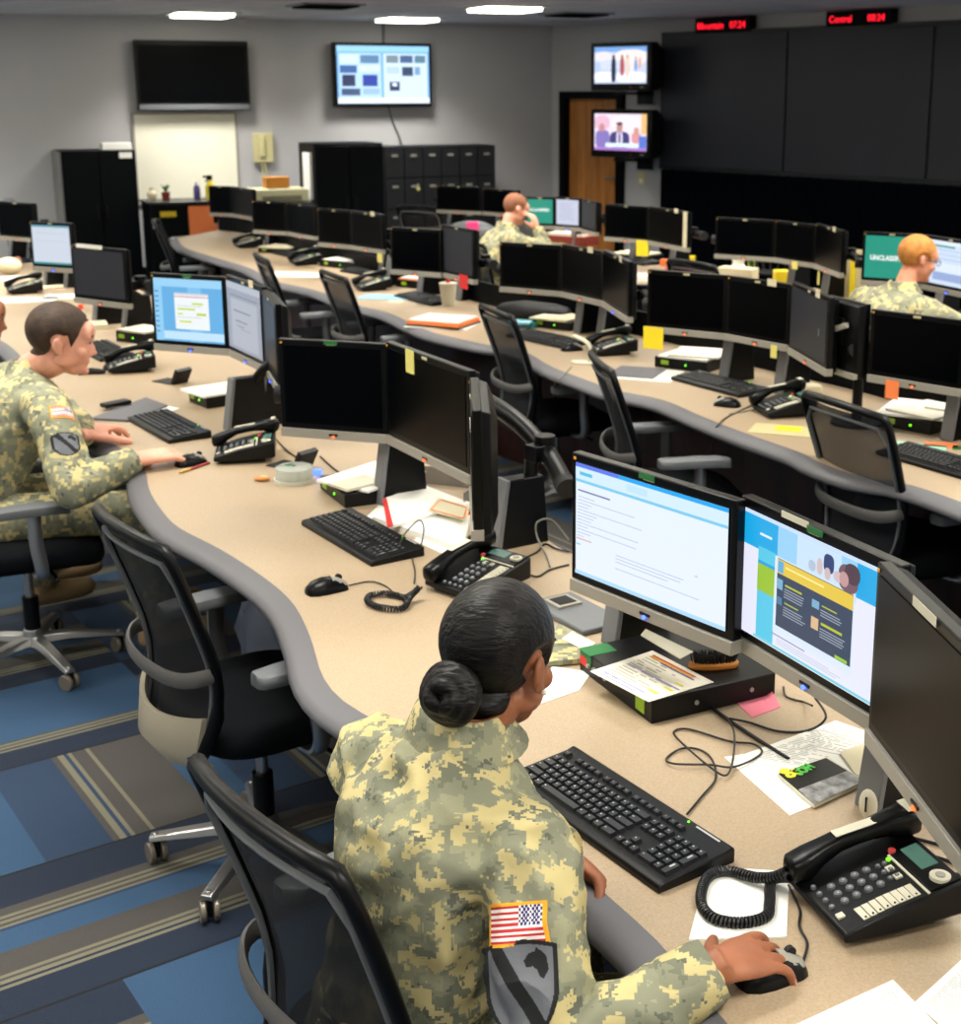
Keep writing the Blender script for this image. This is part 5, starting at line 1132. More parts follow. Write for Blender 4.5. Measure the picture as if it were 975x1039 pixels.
stackbox('black box under white papers before the black paper cabinet',((324,270),(360,274)),.05,[('white','white papers piled before the black paper cabinet',0,0,.1,.3,.24),('white','top white paper pile with a lime strip before the black paper cabinet',.04,.03,-.3,.26,.2)],W=.25)
stackbox('black box under folders left of the paper cup',((402,291),(442,295)),.05,[('orange','orange folder under white papers behind the paper cup',0,0,.0,.3,.24),('white','white papers on the orange folder behind the paper cup',0,0,.06,.28,.22)],W=.25)
stackbox('black box with papers on the far bench by the yellow note',((616,262),(652,266)),.04,[('cream','cream papers on the far bench below the screen by the door',0,0,.1,.3,.26)],W=.25)
stackbox('black box under yellow-edged papers below the screen pair',((262,256),(292,258)),.04,[('cream','tan papers with an orange corner below the screen pair under the printer',0,0,.1,.28,.26)],W=.22)
stackbox('black box under a loose paper pile near the right-hand chair',((893,432),(944,442)),.05,[('white','loose white paper pile behind the right-hand empty chair',-.03,.03,.3,.27,.3),('printgrey','uneven sheets with a yellow-green tab behind the right-hand empty chair',.02,.02,-.1,.22,.26),('label','small tan eraser block on the paper pile at right',.05,.03,.1,.1,.04)],W=.24)
for k,(q,lb) in enumerate((([(385,512),(405,520),(392,534),(372,524)],'small loose sheet poking out left of the folder stack'),([(430,540),(462,552),(450,562),(420,548)],'loose sheet poking out at the near side of the folder stack'))):
    sheet('loose_sheet',lb,q,DT+.0,.0012+.001*k,'white')
# white folders with red edge and clear tray
sheet('folder_stack','stack of white folders left of the second telephone',[(410,497),(480,512),(470,556),(378,524)],DT,.02,'white',cat='papers')
sheet('folder','white folder with a red edge on the stack behind the notched keyboard',[(388,506),(430,492),(478,510),(395,534)],DT+.022,.008,'white',cat='folder')
sheet('red_edge','',[(388,506),(392,505),(399,533),(393,535)],DT+.032,.0012,'red').parent=None
child_world(bpy.data.objects['red_edge'],bpy.data.objects['folder']); bpy.data.objects['red_edge'].data.materials[0]=M['red']
sheet('printed_sheet','sheet with an orange printed border on the white folders',[(445,505),(477,514),(472,528),(434,518)],DT+.033,.001,'cream')
ps=bpy.data.objects[[o.name for o in bpy.data.objects if o.get('label')=='sheet with an orange printed border on the white folders'][0]]
m=MB(); Q=[P(u,v,DT+.035)-ps.location for u,v in ((447,507),(474,515),(470,526),(437,517))]
for i in range(4):
    p,q=Q[i],Q[(i+1)%4]; m.tube([p,q],.0018,M['orange'],4)
m.build('printed_border',ps)
m=MB(); a,b=P(386,503),P(472,496)
t=thing('document_tray','clear plastic document tray under the yellow-noted screen','tray',tuple(P(440,503)),head(P(390,505),P(480,515)))
tr=mat('smoked_plastic',(90,92,100),.2,alpha=.6)
m.box((0,.12,.01),(.32,.006,.05),tr); m.box((0,0,.002),(.32,.24,.003),tr); m.box((-.16,0,.02),(.004,.24,.04),tr); m.box((.16,0,.02),(.004,.24,.04),tr)
m.build('tray_body',t)
bpy.data.objects.remove(bpy.data.objects['tray_body']); m=MB(); m.box((0,.12,.03),(.32,.005,.06),tr); m.box((-.16,.0,.03),(.005,.24,.06),tr); m.box((.16,.0,.03),(.005,.24,.06),tr); m.build('tray_body',t,bevel=.001)
# clear disc tub
t=thing('disc_tub','round clear tub of white discs with a green mark beside the pop-up socket','disc tub',tuple(P(299,488)))
m=MB(); m.cyl((0,0,0),(0,0,.012),.068,M['cdwhite'],n=32); m.build('tub_base',t); m=MB(); m.cyl((0,0,.012),(0,0,.024),.06,M['cdwhite'],n=32); m.build('discs',t)
m=MB(); m.tube([(0,0,.01),(0,0,.048),(0,0,.052)],[.064,.062,.055],M['glassclr'],32); m.build('clear_lid',t); m=MB(); m.box((-.015,.01,.0535),(.03,.02,.001),M['green'],rot=(0,0,.6)); m.cyl((0,0,.052),(0,0,.056),.006,M['grey'],n=12); m.build('lid_marks',t)
# pop-up sockets
def socket(label,u,v,hd=-.6):
    t=thing('desk_socket',label,'desk socket',tuple(P(u,v)),hd)
    m=MB(); m.box((-.03,0,.002),(.12,.09,.004),M['rubber']); m.build('opening_plate',t,bevel=.001)
    m=MB(); m.box((.055,.0,.035),(.02,.085,.075),M['plastic'],rot=(0,.5,0)); 
    for k in (-.022,.022): m.box((.046,k,.04),(.008,.022,.022),M['grey'],rot=(0,.5,0))
    m.build('flip_lid',t,bevel=.002); return t
socket('black flip-up desk socket behind the clear disc tub',298,474); socket('black flip-up desk socket in front of the blue form screen',176,388)
socket('black desk socket beyond the paper cup',345,264)
m=MB(); m.ell((0,0,.008),(.028,.016,.008),mat('amber',(190,120,50),.4)); m.ell((.005,0,.013),(.014,.01,.006),mat('amber_pale',(225,180,110),.5)); o=m.build('candy_wrapper',loc=P(266,488)); tag(o,'small golden wrapper on the bench left of the clear disc tub','wrapper')
m=MB(); m.box((0,0,.01),(.03,.02,.02),M['ledblue']); o=m.build('blue_light',bevel=.003,loc=P(322,482)); tag(o,'small glowing blue light beside the clear disc tub','light')
# ---- left soldier's station
sheet('clipboard','dark grey flat folder on the bench in front of the brown-haired soldier',[(143,402),(165,408),(160,426),(88,412)],DT,.012,'bull',cat='folder')
A=[(105,414),(150,402),(180,412),(135,428)]
bpy.data.objects.remove(bpy.data.objects['clipboard'])
sheet('grey_folder','dark grey flat folder on the bench in front of the brown-haired soldier',[(148,403),(170,411),(130,426),(92,424)],DT,.01,'bull',cat='folder')
sheet('paper_strip','white paper edge sticking out under the dark grey folder',[(166,411),(182,414),(140,430),(128,426)],DT+.0,.003,'white')
block('remote_control','small black remote control lying on the grey folder','remote control',(108,415),(134,410),.05,.018,'plastic',DT+.011)
t=thing('pen','red and gold pen on the bench below the brown-haired soldier\'s mouse','pen',tuple(P(197,476)),head(P(181,482),P(214,471)))
m=MB(); m.cyl((-.02,0,.005),(.075,0,.005),.0045,mat('pen_red',(150,50,40),.4)); m.build('barrel',t); m=MB(); m.cyl((-.07,0,.005),(-.02,0,.005),.0045,mat('pen_gold',(200,160,70),.35)); m.build('pen_cap',t)
m=MB(); m.tube([(-.06,0,.012),(0,.01,.014),(.06,-.005,.012)],[.012,.016,.01],M['rubber'],10); o=m.build('glasses_case',loc=P(93,380),rot=(0,0,.2)); tag(o,'slim black case lying just below the brown-haired soldier\'s chin','case')
for k,(u,v,lb) in enumerate(((83,317,'left orange-red capped bottle under the charcoal screen'),(109,319,'right orange-red capped bottle under the charcoal screen'))):
    t=thing('small_bottle',lb,'bottle',tuple(P(u,v+8))); m=MB(); m.tube([(0,0,0),(0,0,.05),(0,0,.065)],[.02,.02,.01],M['label'],14); m.build('body',t); m=MB(); m.cyl((0,0,.062),(0,0,.09),.014,mat('cap_orangered',(240,80,40),.5)); m.build('cap',t)
def deskpaper(lb,u,v,w,l,rz,mt='white',th=.004,z=DT,name='paper',cat='paper',grp=None):
    m=MB(); m.box((0,0,th/2),(w,l,th),M[mt]); o=m.build(name,loc=P(u,v,z),rot=(0,0,rz),bevel=0,smooth=False); tag(o,lb,cat,grp); return o
deskpaper('cream paper leaning below the charcoal screen between the two capped bottles',97,333,.12,.16,.4,'cream',.03)
deskpaper('white long sheet at the far left of the near bench',14,305,.5,.2,.15)
deskpaper('tan envelope beside the far-left telephone',42,291,.3,.12,.1,'cream')
deskpaper('white sheet behind the brown-haired soldier\'s head',66,301,.25,.2,.2)
deskpaper('white sheet at the left edge above the cut-off chair',5,283,.3,.2,.5)
m=MB(); m.ell((0,0,.06),(.09,.07,.06),M['cream']); m.ell((.05,.03,.09),(.03,.03,.03),mat('bag_brown',(150,90,60),.6)); o=m.build('paper_bag',loc=P(10,278)); tag(o,'crumpled tan paper bag at the left edge of the picture','bag')
# ---- second bench
def sticky(mt,label,m_idx,x,z,w=.075,h=.075,dy=-.009,name='sticky_note',tilt=0):
    t,ww,hh=MON[m_idx]; Mx=Matrix.Translation(t.location)@Matrix.Rotation(t.rotation_euler.z,4,'Z'); m=MB()
    m.box((0,0,-h/2),(w,.001,h),M[mt]); o=m.build(name,loc=Mx@Vector((x*ww/2,dy,z*hh)),rot=(0,tilt,t.rotation_euler.z),smooth=False); tag(o,label,'sticky note'); return o
def mi(s): 
    for i,(t,_,_) in enumerate(MON):
        if s in t['label']: return i
    raise KeyError(s)
sticky('yellow','bright yellow note hanging from the left corner of a second-bench screen',mi('bright yellow hanging'),-.8,.1,.1,.1)
sticky('yellowpale','small pale yellow note under the middle of a dark second-bench screen',mi('small pale yellow note under'),.62,.07,.035,.055)
sticky('orange','small orange note on the lower edge of the screen at the right picture edge',mi('small orange note'),-.42,.08,.055,.07)
sticky('yellowpale','pale yellow note folded over the upper edge of a near black screen',mi('yellow note stuck on'),-.35,1.005,.055,.07,-.003)
sticky('yellow','yellow note at the lower left corner of the screen beside the door',mi('beside the door'),.8,.1,.11,.11)
sticky('cream','cream paper strip down the right edge of a far screen',mi('cream paper strip'),.93,1.0,.05,.24)
sticky('red','red note at the bottom of the grey-glinting screen behind the paper cup',mi('grey-glinting'),.45,.15,.1,.08)
sticky('yellowpale','round yellow note below the screens before the black paper cabinet',mi('paper cabinet, right'),.9,.02,.06,.06)
sticky('yellowpale','yellow tab under the middle screen behind the tissue box',mi('middle of three standing behind'),.1,.1,.05,.05)
sticky('yellowpale','yellow tab on the angled screen right of the tissue box',mi('angled at the right end'),-.5,-.02,.03,.08)
sticky('white','white label taped over the top edge of the edge-on near screen',mi('edge-on beside the small'),.94,.93,.03,.03,-.004)
sticky('white','white strip along the top of the charcoal screen',mi('charcoal switched-off'),-.3,1.03,.2,.02,-.001)
for s,x,lb in (('web page under',-.02,'green tag on the top edge of the web page screen'),('left of the three behind',0,'green tag on the top edge of the dark screen behind the bench keyboard'),('white form with green',0,'green tag on the top edge of the blue form screen'),('dark panel and yellow',.02,'green and white tag on the top edge of the blue page screen')):
    sticky('green',lb,mi(s),x,1.003,.045,.012,-.0035,'green_tag')
sticky('label','torn cream label left of the green tag on the blue page screen',mi('dark panel and yellow'),-.24,1.02,.08,.012,-.003,'torn_label')
sticky('label','torn cream label on the rightmost near screen above the telephone',mi('cut by the right edge of the picture behind'),-.1,1.01,.09,.016,-.003,'torn_label')
for s,lb in (('dull grey page','cream paper clip tag over the top of the dull grey page screen'),('small pale yellow note under','cream tag on top of a second-bench screen left of the sideways one'),('sideways with a soft','cream tag on top of the sideways glinting screen'),('middle of its three','cream tag on top of the screen above the pink note'),('right of the two above','cream tag on top of the blue-lit screen above the pink note'),('angled at the right end','cream tag on top of the angled far screen'),('cream paper strip','cream tag on top of the far screen with the paper strip'),('paper cabinet, right','cream tag on top of the right screen before the paper cabinet')):
    sticky('cream',lb,mi(s),.45,1.04,.05,.03,-.003,'paper_tag')
m=MB(); m.box((0,0,.03),(.07,.001,.07),M['hotpink']); o=m.build('pink_sticky_note',loc=P(598,333),rot=(0,.1,-.6)); tag(o,'hot pink note standing between the two grey stand blocks','sticky note')
deskpaper('bright yellow note on the second bench below the telephone',800,435,.1,.075,-.35,'yellow',.001,DT+.0035,'yellow_note','sticky note')
deskpaper('tan envelope under the bright yellow note on the second bench',797,437,.26,.16,-.35,mt='envelope' if 'envelope' in M else 'ivory',th=.003)
deskpaper('white sheet under the dark mat on the second bench',655,380,.3,.27,-.35,'white',.002)
deskpaper('dark square mat lying on a white sheet on the second bench',646,378,.22,.24,-.35,'bull',.004,DT+.0025,'desk_mat','mat')
t=thing('desk_clip','cream arched desk clip standing on the second bench beside the mouse','desk clip',tuple(P(592,369)),-.3)
m=MB(); m.prism([(.06*cos(a),.035*sin(a)) for a in [2*PI*k/20 for k in range(20)]],0,.012,M['label']); m.build('foot',t,bevel=.003); m=MB(); m.tube(smooth_pts([(.03,0,.01),(.035,0,.06),(.02,0,.1),(-.03,0,.125),(-.05,0,.13)],5),.009,M['label'],10,flat=((0,1,0),2)); m.build('arch',t)
deskpaper('teal booklet at the left of the second bench keyboard',531,331,.16,.1,-.3,'teal',.03,name='booklet',cat='booklet'); deskpaper('light blue cover resting on the teal booklet',527,328,.12,.07,-.2,'ltblue',.01,DT+.031,'booklet','booklet')
m=MB(); 
rg=[]
for x,w,h in ((-.24,.03,.04),(-.22,.09,.08),(-.1,.11,.1),(.08,.11,.095),(.2,.09,.08),(.24,.03,.04)): rg.append([Vector((x,w*cos(a),h/2+h/2*math.copysign(abs(sin(a))**.7,sin(a)))) for a in [2*PI*k/16 for k in range(16)]])
m.loft(rg,M['rubber']); o=m.build('laptop_bag',loc=P(545,324),rot=(0,0,-.5),ang=60); tag(o,'soft black bag under the dark screen before the far soldier','bag')
# orange-edged books
t=P(450,330); 
for k,(mt,th,w,l,rz,lb) in enumerate((('white',.006,.36,.26,-.30,'white sheets at the bottom of the orange-edged book stack'),('bezel',.008,.33,.26,-.42,'dark folder in the book stack on the second bench'),('orange',.02,.32,.25,-.42,'orange book in the stack at the second bench edge'),('white',.008,.3,.23,-.40,'white booklet on top of the orange book'))):
    zz=DT+[0,.0065,.015,.0355][k]; m=MB(); m.box((0,0,th/2),(w,l,th),M[mt]); o=m.build('book',loc=(t.x,t.y,zz),rot=(0,0,rz+.0)); tag(o,lb,'book')
t=thing('paper_cup','white paper cup with a red straw tip behind the orange-edged books','cup',tuple(P(455,310)))
m=MB(); m.tube([(0,0,0),(0,0,.13)],[.038,.053],M['label'],24); m.build('cup_body',t); m=MB(); m.cyl((0,0,.13),(0,0,.138),.056,M['label'],n=24); m.build('lid',t); m=MB(); m.cyl((0,0,.138),(0,0,.17),.012,M['red']); m.build('straw_tip',t)
deskpaper('pale blue booklet lying near the edge of the second bench',393,302,.34,.2,-.2,'ltblue',.006,name='booklet',cat='booklet'); deskpaper('small cream note beside the pale blue booklet',401,306,.09,.08,-.2,'cream',.001)
deskpaper('white papers at the bench edge left of the leaning chair',300,279,.42,.22,-.25)
deskpaper('mint papers behind the right-hand empty chair',928,458,.2,.22,-.4,'mint'); deskpaper('red-edged card beside the mint papers',955,452,.12,.07,-.3,'orange',.004); deskpaper('small green card at the right edge by the mint papers',975,455,.06,.05,-.3,'green',.004)
m=MB(); m.box((0,0,.02),(.1,.07,.04),M['cream']); o=m.build('eraser_box',loc=P(820,399),bevel=.01,rot=(0,0,.4)); tag(o,'small crumpled cream box behind the second-bench telephone','box')
# ---- far bench
t=thing('tissue_box','cream tissue box on the far bench with tissue showing','tissue box',tuple(P(748,288)),-.5); m=MB(); m.box((0,0,.055),(.25,.13,.11),M['cream']); m.build('box_body',t,bevel=.004)
m=MB(); m.loft([[Vector((r*cos(a)*(1+.2*sin(3*a)),r*.6*sin(a),z)) for a in [2*PI*k/14 for k in range(14)]] for r,z in ((.05,.11),(.035,.14),(.045,.165))],M['white']); m.build('tissue',t)
deskpaper('lime card standing right of the tissue box',762,276,.05,.02,-.5,'lime',.11,name='card',cat='card')
m=MB(); m.box((0,0,.05),(.1,.08,.1),mat('case_yellow',(225,200,30),.5)); o=m.build('yellow_box',loc=P(792,289),bevel=.01); tag(o,'small yellow box right of the tissue box','box')
t=thing('wire_basket','black wire basket with cables below the screens behind the tissue box','basket',tuple(P(785,279)),-.5); m=MB(); m.tube([(.2*cos(a),.1*sin(a),.14) for a in [2*PI*k/20 for k in range(20)]],.012,M['rubber'],8,closed=True); m.tube([(.16*cos(a),.08*sin(a),.015) for a in [2*PI*k/20 for k in range(20)]],.012,M['rubber'],8,closed=True); m.build('rim',t)
m=MB(); 
for k in range(20): a=2*PI*k/20; m.cyl((.2*cos(a),.1*sin(a),.14),(.16*cos(a),.08*sin(a),.015),.004,M['rubber'],n=6)
m.build('wires',t)
deskpaper('yellow and white folder standing left of the teal UNCLASSIFIED screen',867,302,.14,.02,-.5,'cream',.3,name='standing_folder',cat='folder'); deskpaper('yellow strip on the standing folder beside the teal screen',864,303,.03,.03,-.5,'yellow',.29,name='yellow_strip',cat='folder')
deskpaper('pale yellow notebook on the far bench left of the red-haired soldier',848,306,.3,.12,-.4,'yellowpale',.02); deskpaper('crumpled white papers beside the angled far screen',822,306,.2,.12,-.2,'white',.04)
deskpaper('pink papers beside the chair back on the far bench',690,276,.2,.1,-.3,'pink',.03); deskpaper('small orange packet on the far bench by the pink papers',675,270,.07,.06,-.3,'orange',.05,name='packet',cat='packet'); deskpaper('small yellow packet on the far bench by the pink papers',700,268,.07,.06,-.3,'yellow',.06,name='packet',cat='packet')
deskpaper('white paper stack between the far bench and the blue-lit screen',645,283,.34,.2,-.3,'white',.03)
t=thing('wooden_tray','red-brown wooden tray of papers beside the far white document screen','tray',tuple(P(578,248)),-.5)
m=MB(); m.box((0,0,.04),(.42,.26,.08),M['redbrown']); m.build('tray_body',t,bevel=.004); m=MB(); m.box((0,0,.09),(.36,.22,.02),M['printgrey']); m.build('papers',t)
t=thing('shoulder_bag','dark bag with a red pouch beside the far soldier\'s chair','bag',tuple(P(478,248)),0); m=MB(); m.ell((0,0,.1),(.22,.12,.1),M['grey']); m.build('bag_body',t); m=MB(); m.box((.02,-.1,.15),(.1,.05,.1),M['hotpink']); m.build('pouch',t,bevel=.01)
# waste bag under the near bench and a boot-high bin
m=MB(); rg=[]
for z,r in ((0.02,.1),(.1,.15),(.25,.16),(.38,.14),(.42,.1)): rg.append([Vector((r*(1+.12*sin(5*a+z*20))*cos(a),r*(1+.12*cos(4*a+z*9))*sin(a),z)) for a in [2*PI*k/20 for k in range(20)]])
q=P(235,640,.3); m.loft(rg,mat('clear_bag',(130,140,160),.35,alpha=.45)); o=m.build('plastic_bag',loc=(q.x+.15,q.y+.15,0)); tag(o,'translucent plastic bag on the floor under the near bench by the empty chair','bag')
# ================================================================ PEOPLE
M['nail']=mat('fingernail_pink',(205,150,130),.35)
def eval_mesh(m,voxel,smooth=6,fac=.5,name='tmp'):
    """join closed lofts into one continuous skin"""
    me=bpy.data.meshes.new(name); me.from_pydata([tuple(v) for v in m.v],[],m.f); o=bpy.data.objects.new(name,me); C.objects.link(o)
    b=bmesh.new(); b.from_mesh(me); bmesh.ops.recalc_face_normals(b,faces=b.faces); b.to_mesh(me); b.free()
    r=o.modifiers.new('r','REMESH'); r.mode='VOXEL'; r.voxel_size=voxel
    if smooth: s=o.modifiers.new('s','SMOOTH'); s.iterations=smooth; s.factor=fac
    dg=bpy.context.evaluated_depsgraph_get(); dg.update(); n=bpy.data.meshes.new_from_object(o.evaluated_get(dg)); bpy.data.objects.remove(o); n.materials.clear(); return n
def limb(m,pts,rs,flat=None,n=14):
    """tapered limb with rounded ends; rs: radius or (rx,ry)"""
    pts=[Vector(p) for p in pts]; d0=(pts[0]-pts[1]).normalized(); d1=(pts[-1]-pts[-2]).normalized(); r0=rs[0]; r1=rs[-1]
    P_=[pts[0]+d0*r0*.9,pts[0]+d0*r0*.55]+pts+[pts[-1]+d1*r1*.55,pts[-1]+d1*r1*.9]
    R_=[r0*.35,r0*.8]+list(rs)+[r1*.8,r1*.35]
    k=smooth_pts(P_,3); L=[i/3 for i in range(len(k))]; rr=[float(np.interp(x,range(len(R_)),R_)) for x in L]
    m.tube(k,rr,None,n,flat=flat)
def body_section(m,secs,fwd,n=28):
    """torso: list of (centre, half width, half depth, tilt up vector)"""
    rings=[]
    for c,w,d,up in secs:
        c=Vector(c); up=Vector(up).normalized(); f=(fwd-up*fwd.dot(up)).normalized(); s=f.cross(up).normalized()
        rings.append([c+s*w*math.copysign(abs(cos(a))**.85,cos(a))+f*d*math.copysign(abs(sin(a))**.85,sin(a)) for a in [2*PI*k/n for k in range(n)]])
    m.loft(rings,None)
def frame_from(fwd,up=Vector((0,0,1))):
    fwd=Vector(fwd).normalized(); s=fwd.cross(up).normalized(); u=s.cross(fwd).normalized(); return Matrix((s,fwd,u)).transposed()
def head_parts(m,c,Rm,k=1.):
    def e(p,r): m.ell(Vector(c)+Rm@(Vector(p)*k),tuple(x*k for x in r),None,rot=Rm,n=20,m=14)
    e((0,-.012,.035),(.074,.094,.083)); e((0,.03,-.02),(.064,.066,.088)); e((0,.045,-.08),(.043,.04,.033)); e((0,.075,.03),(.05,.03,.045))
    e((0,.093,-.022),(.009,.016,.022)); e((0,.104,-.034),(.0125,.012,.009)); e((-.011,.095,-.038),(.008,.01,.007)); e((.011,.095,-.038),(.008,.01,.007))
    e((0,.083,-.062),(.022,.012,.0055)); e((0,.081,-.071),(.019,.012,.006)); e((0,.08,-.098),(.018,.014,.013))
    for s in (-1,1):
        e((s*.03,.086,.022),(.022,.011,.007)); e((s*.045,.062,-.03),(.02,.02,.02)); e((s*.05,.02,-.055),(.015,.04,.025))
        e((s*.079,-.008,-.008),(.006,.016,.03)); e((s*.083,-.015,-.002),(.006,.012,.024)); e((s*.078,.0,-.03),(.006,.009,.011))
def hand(m,wr,fwd,up,side=1,curl=(18,28,22),spread=5,thumb=(-.62,.7,-.25),k=1.,thumbcurl=20):
    """side=1 right hand: thumb on the left (-x) when the back of the hand faces up"""
    wr=Vector(wr); Rm=frame_from(fwd,Vector(up)); 
    def T(p): return wr+Rm@(Vector((p[0]*side,p[1],p[2]))*k)
    rings=[]
    for y,w,h,z in ((-.02,.026,.02,0),(.0,.027,.019,0),(.03,.034,.017,.002),(.06,.041,.0155,.003),(.085,.042,.0135,.002),(.095,.038,.011,.0)):
        rings.append([T((w*cos(a),y,z+h*sin(a))) for a in [2*PI*j/18 for j in range(18)]])
    m.loft(rings,None)
    limb(m,[T((-.012,.02,-.006)),T((-.03,.05,-.01))],[.014*k,.015*k])
    tips=[]
    for i,(x,L,r) in enumerate(((-.031,.074,.0092),(-.0105,.083,.0095),(.0105,.077,.0091),(.030,.061,.0082))):
        a=0; p=Vector((x,.088,.002)); pts=[Vector((x*.8,.05,.0)),p.copy()]; sp=R((i-1.4)*spread)
        for j,f in enumerate((.45,.31,.24)):
            a+=R(curl[j]*(1+.06*(i-1))); p=p+Vector((sin(sp)*cos(a),cos(sp)*cos(a),-sin(a)))*L*f; pts.append(p.copy())
        limb(m,[T(q) for q in pts],[r*.95*k,r*1.12*k,r*1.0*k,r*.92*k,r*.8*k],n=12); tips.append((T(pts[-1]),T(pts[-2])))
    d=Vector(thumb).normalized(); p=Vector((-.022,.018,-.006)); pts=[p.copy()]
    for j,f in enumerate((.042,.034,.026)):
        p=p+d*f; pts.append(p.copy()); d=(d+Vector((.0,.22,-.02))*math.tan(R(thumbcurl))).normalized()
    limb(m,[T(q) for q in pts],[.013*k,.0125*k,.011*k,.0088*k],n=12)
    return tips
def shell_on(me,field,thick,name,mt,parent,sub=0):
    """grow hair or cloth patch from the faces of a skin where field>0, thickness tapering to the edge"""
    b=bmesh.new(); b.from_mesh(me); b.verts.ensure_lookup_table(); b.normal_update()
    f=[field(v.co) for v in b.verts]; keep=[fc for fc in b.faces if max(f[v.index] for v in fc.verts)>-.004]; ks=set(fc.index for fc in keep)
    no=[v.normal.copy() for v in b.verts]; co=[v.co.copy() for v in b.verts]
    for v in b.verts:
        i=v.index; t=max(-.004,min(1,f[i]/.012))*thick; v.co=co[i]+no[i]*(t if f[i]>0 else f[i]*.8)
    bmesh.ops.delete(b,geom=[fc for fc in b.faces if fc.index not in ks],context='FACES')
    n=bpy.data.meshes.new(name); b.to_mesh(n); b.free(); n.materials.append(mt); n.polygons.foreach_set('use_smooth',[True]*len(n.polygons)); o=bpy.data.objects.new(name,n); C.objects.link(o); o.parent=parent; return o
def wrinkle(me,amp,scale,stretch=None,seed=0,fields=()):
    co=np.empty(len(me.vertices)*3); me.vertices.foreach_get('co',co); no=np.empty(len(me.vertices)*3); me.vertices.foreach_get('normal',no); co=co.reshape(-1,3); no=no.reshape(-1,3)
    for i in range(len(co)):
        p=Vector(co[i]); q=p*scale+Vector((seed,seed*.3,0)); w=noise.noise(q)*.55+(1-abs(noise.noise(q*1.9+Vector((5,1,2)))*2))*.35-.2+noise.noise(q*4.3)*.12
        co[i]+=no[i]*amp*w
    me.vertices.foreach_set('co',co.reshape(-1)); me.update()
def mk(name,me,mt,parent,shade=True):
    me.materials.append(mt); me.polygons.foreach_set('use_smooth',[True]*len(me.polygons)); o=bpy.data.objects.new(name,me); C.objects.link(o); o.parent=parent; return o
def patch(jk,name,center,right,up,normal,w,h,cells,parent,off=.0022,nx=40,ny=26,mask=None):
    """cloth badge pressed on the sleeve: cells(u,v)->material name"""
    bv=BVHTree.FromPolygons([v.co.copy() for v in jk.vertices],[tuple(p.vertices) for p in jk.polygons]); right,up,normal=[Vector(x).normalized() for x in (right,up,normal)]; c=Vector(center); m=MB(); idx={}
    V=[]
    for j in range(ny+1):
        for i in range(nx+1):
            p=c+right*(i/nx-.5)*w+up*(j/ny-.5)*h+normal*.12; hit=bv.ray_cast(p,-normal,.3)
            q=(hit[0]+normal*off) if hit[0] is not None else (p-normal*.13)
            if (q-c).dot(normal)<-.022: q=q+normal*(-.022-(q-c).dot(normal))
            V.append(q)
    # soften so that the badge does not copy every fold
    arr=np.array([tuple(v) for v in V]).reshape(ny+1,nx+1,3)
    for _ in range(6):
        b=arr.copy(); b[1:-1,1:-1]=(arr[:-2,1:-1]+arr[2:,1:-1]+arr[1:-1,:-2]+arr[1:-1,2:])/4; 
        d=((b-arr)@np.array(normal)); b[d<0]=arr[d<0]; arr=b
    V=[Vector(x) for x in arr.reshape(-1,3)]; m.v=V+[v-normal*.004 for v in V]; N=len(V)
    for j in range(ny):
        for i in range(nx):
            u,v=(i+.5)/nx,(j+.5)/ny; mt=cells(u,v)
            if mt is None: continue
            a=j*(nx+1)+i; m.f.append([a,a+1,a+nx+2,a+nx+1]); m.mi.append(m.m(mt)); m.f.append([a+N,a+nx+1+N,a+nx+2+N,a+1+N]); m.mi.append(m.m(mt))
            for (di,dj,e) in ((-1,0,(a,a+nx+1)),(1,0,(a+nx+2,a+1)),(0,-1,(a+1,a)),(0,1,(a+nx+1,a+nx+2))):
                ii,jj=i+di,j+dj
                if not(0<=ii<nx and 0<=jj<ny) or cells((ii+.5)/nx,(jj+.5)/ny) is None: m.f.append([e[0],e[1],e[1]+N,e[0]+N]); m.mi.append(m.m(mt))
    return m.build(name,parent,smooth=False)
pr=mat('flag_red',(190,40,45),.8); pw=mat('flag_white',(235,228,222),.8); pb=mat('flag_blue',(45,50,110),.8); po=mat('flag_gold',(240,170,35),.8); pg=mat('badge_grey',(104,106,112),.85); pk=mat('badge_black',(16,17,18),.85)
def flag(u,v,bw=.05,bh=.075):
    if u<bw or u>1-bw or v<bh or v>1-bh: return po
    u=(u-bw)/(1-2*bw); v=(v-bh)/(1-2*bh)
    if u>.58 and v>.46:
        i=int((u-.58)/.42*11); j=int((v-.46)/.54*7); return pw if (i+j)%2==0 and ((u-.58)/.42*11)%1>.25 else pb
    return pr if int(v*13)%2==0 else pw
def shield(u,v):
    x=(u-.5)*2; y=v*2-1     # -1..1 , top at 1
    half=.98 if y>0 else math.sqrt(max(0,1-(-y)**1.8))*.98
    topc=1-.12*(1-abs(x))**2 if False else 1-.14*abs(x)**2
    if abs(x)>half or y>topc: return None
    if abs(x)>half-.11 or y>topc-.09: return pk
    d=(y*.9+x*1.25-.0)
    if -.42<(y*.75+x*1.1)<-.0+.0 : pass
    s=y*.8+x*1.15
    if -.28<s<.22: return pk
    hx,hy=(x-.14)/.62,(y-.2)/.6          # horse head in the upper right field
    H=[(.0,.62),(.1,.4),(.34,.42),(.5,.3),(.62,.1),(.78,-.02),(.98,.3),(.9,.72),(.62,.98),(.5,1.05),(.46,.92),(.2,.86)]
    ins=False; n=len(H)
    for i in range(n):
        (ax,ay),(bx,by)=H[i],H[(i+1)%n]
        if (ay>hy)!=(by>hy) and hx<(bx-ax)*(hy-ay)/(by-ay)+ax: ins=not ins
    if ins: return pk
    return pg
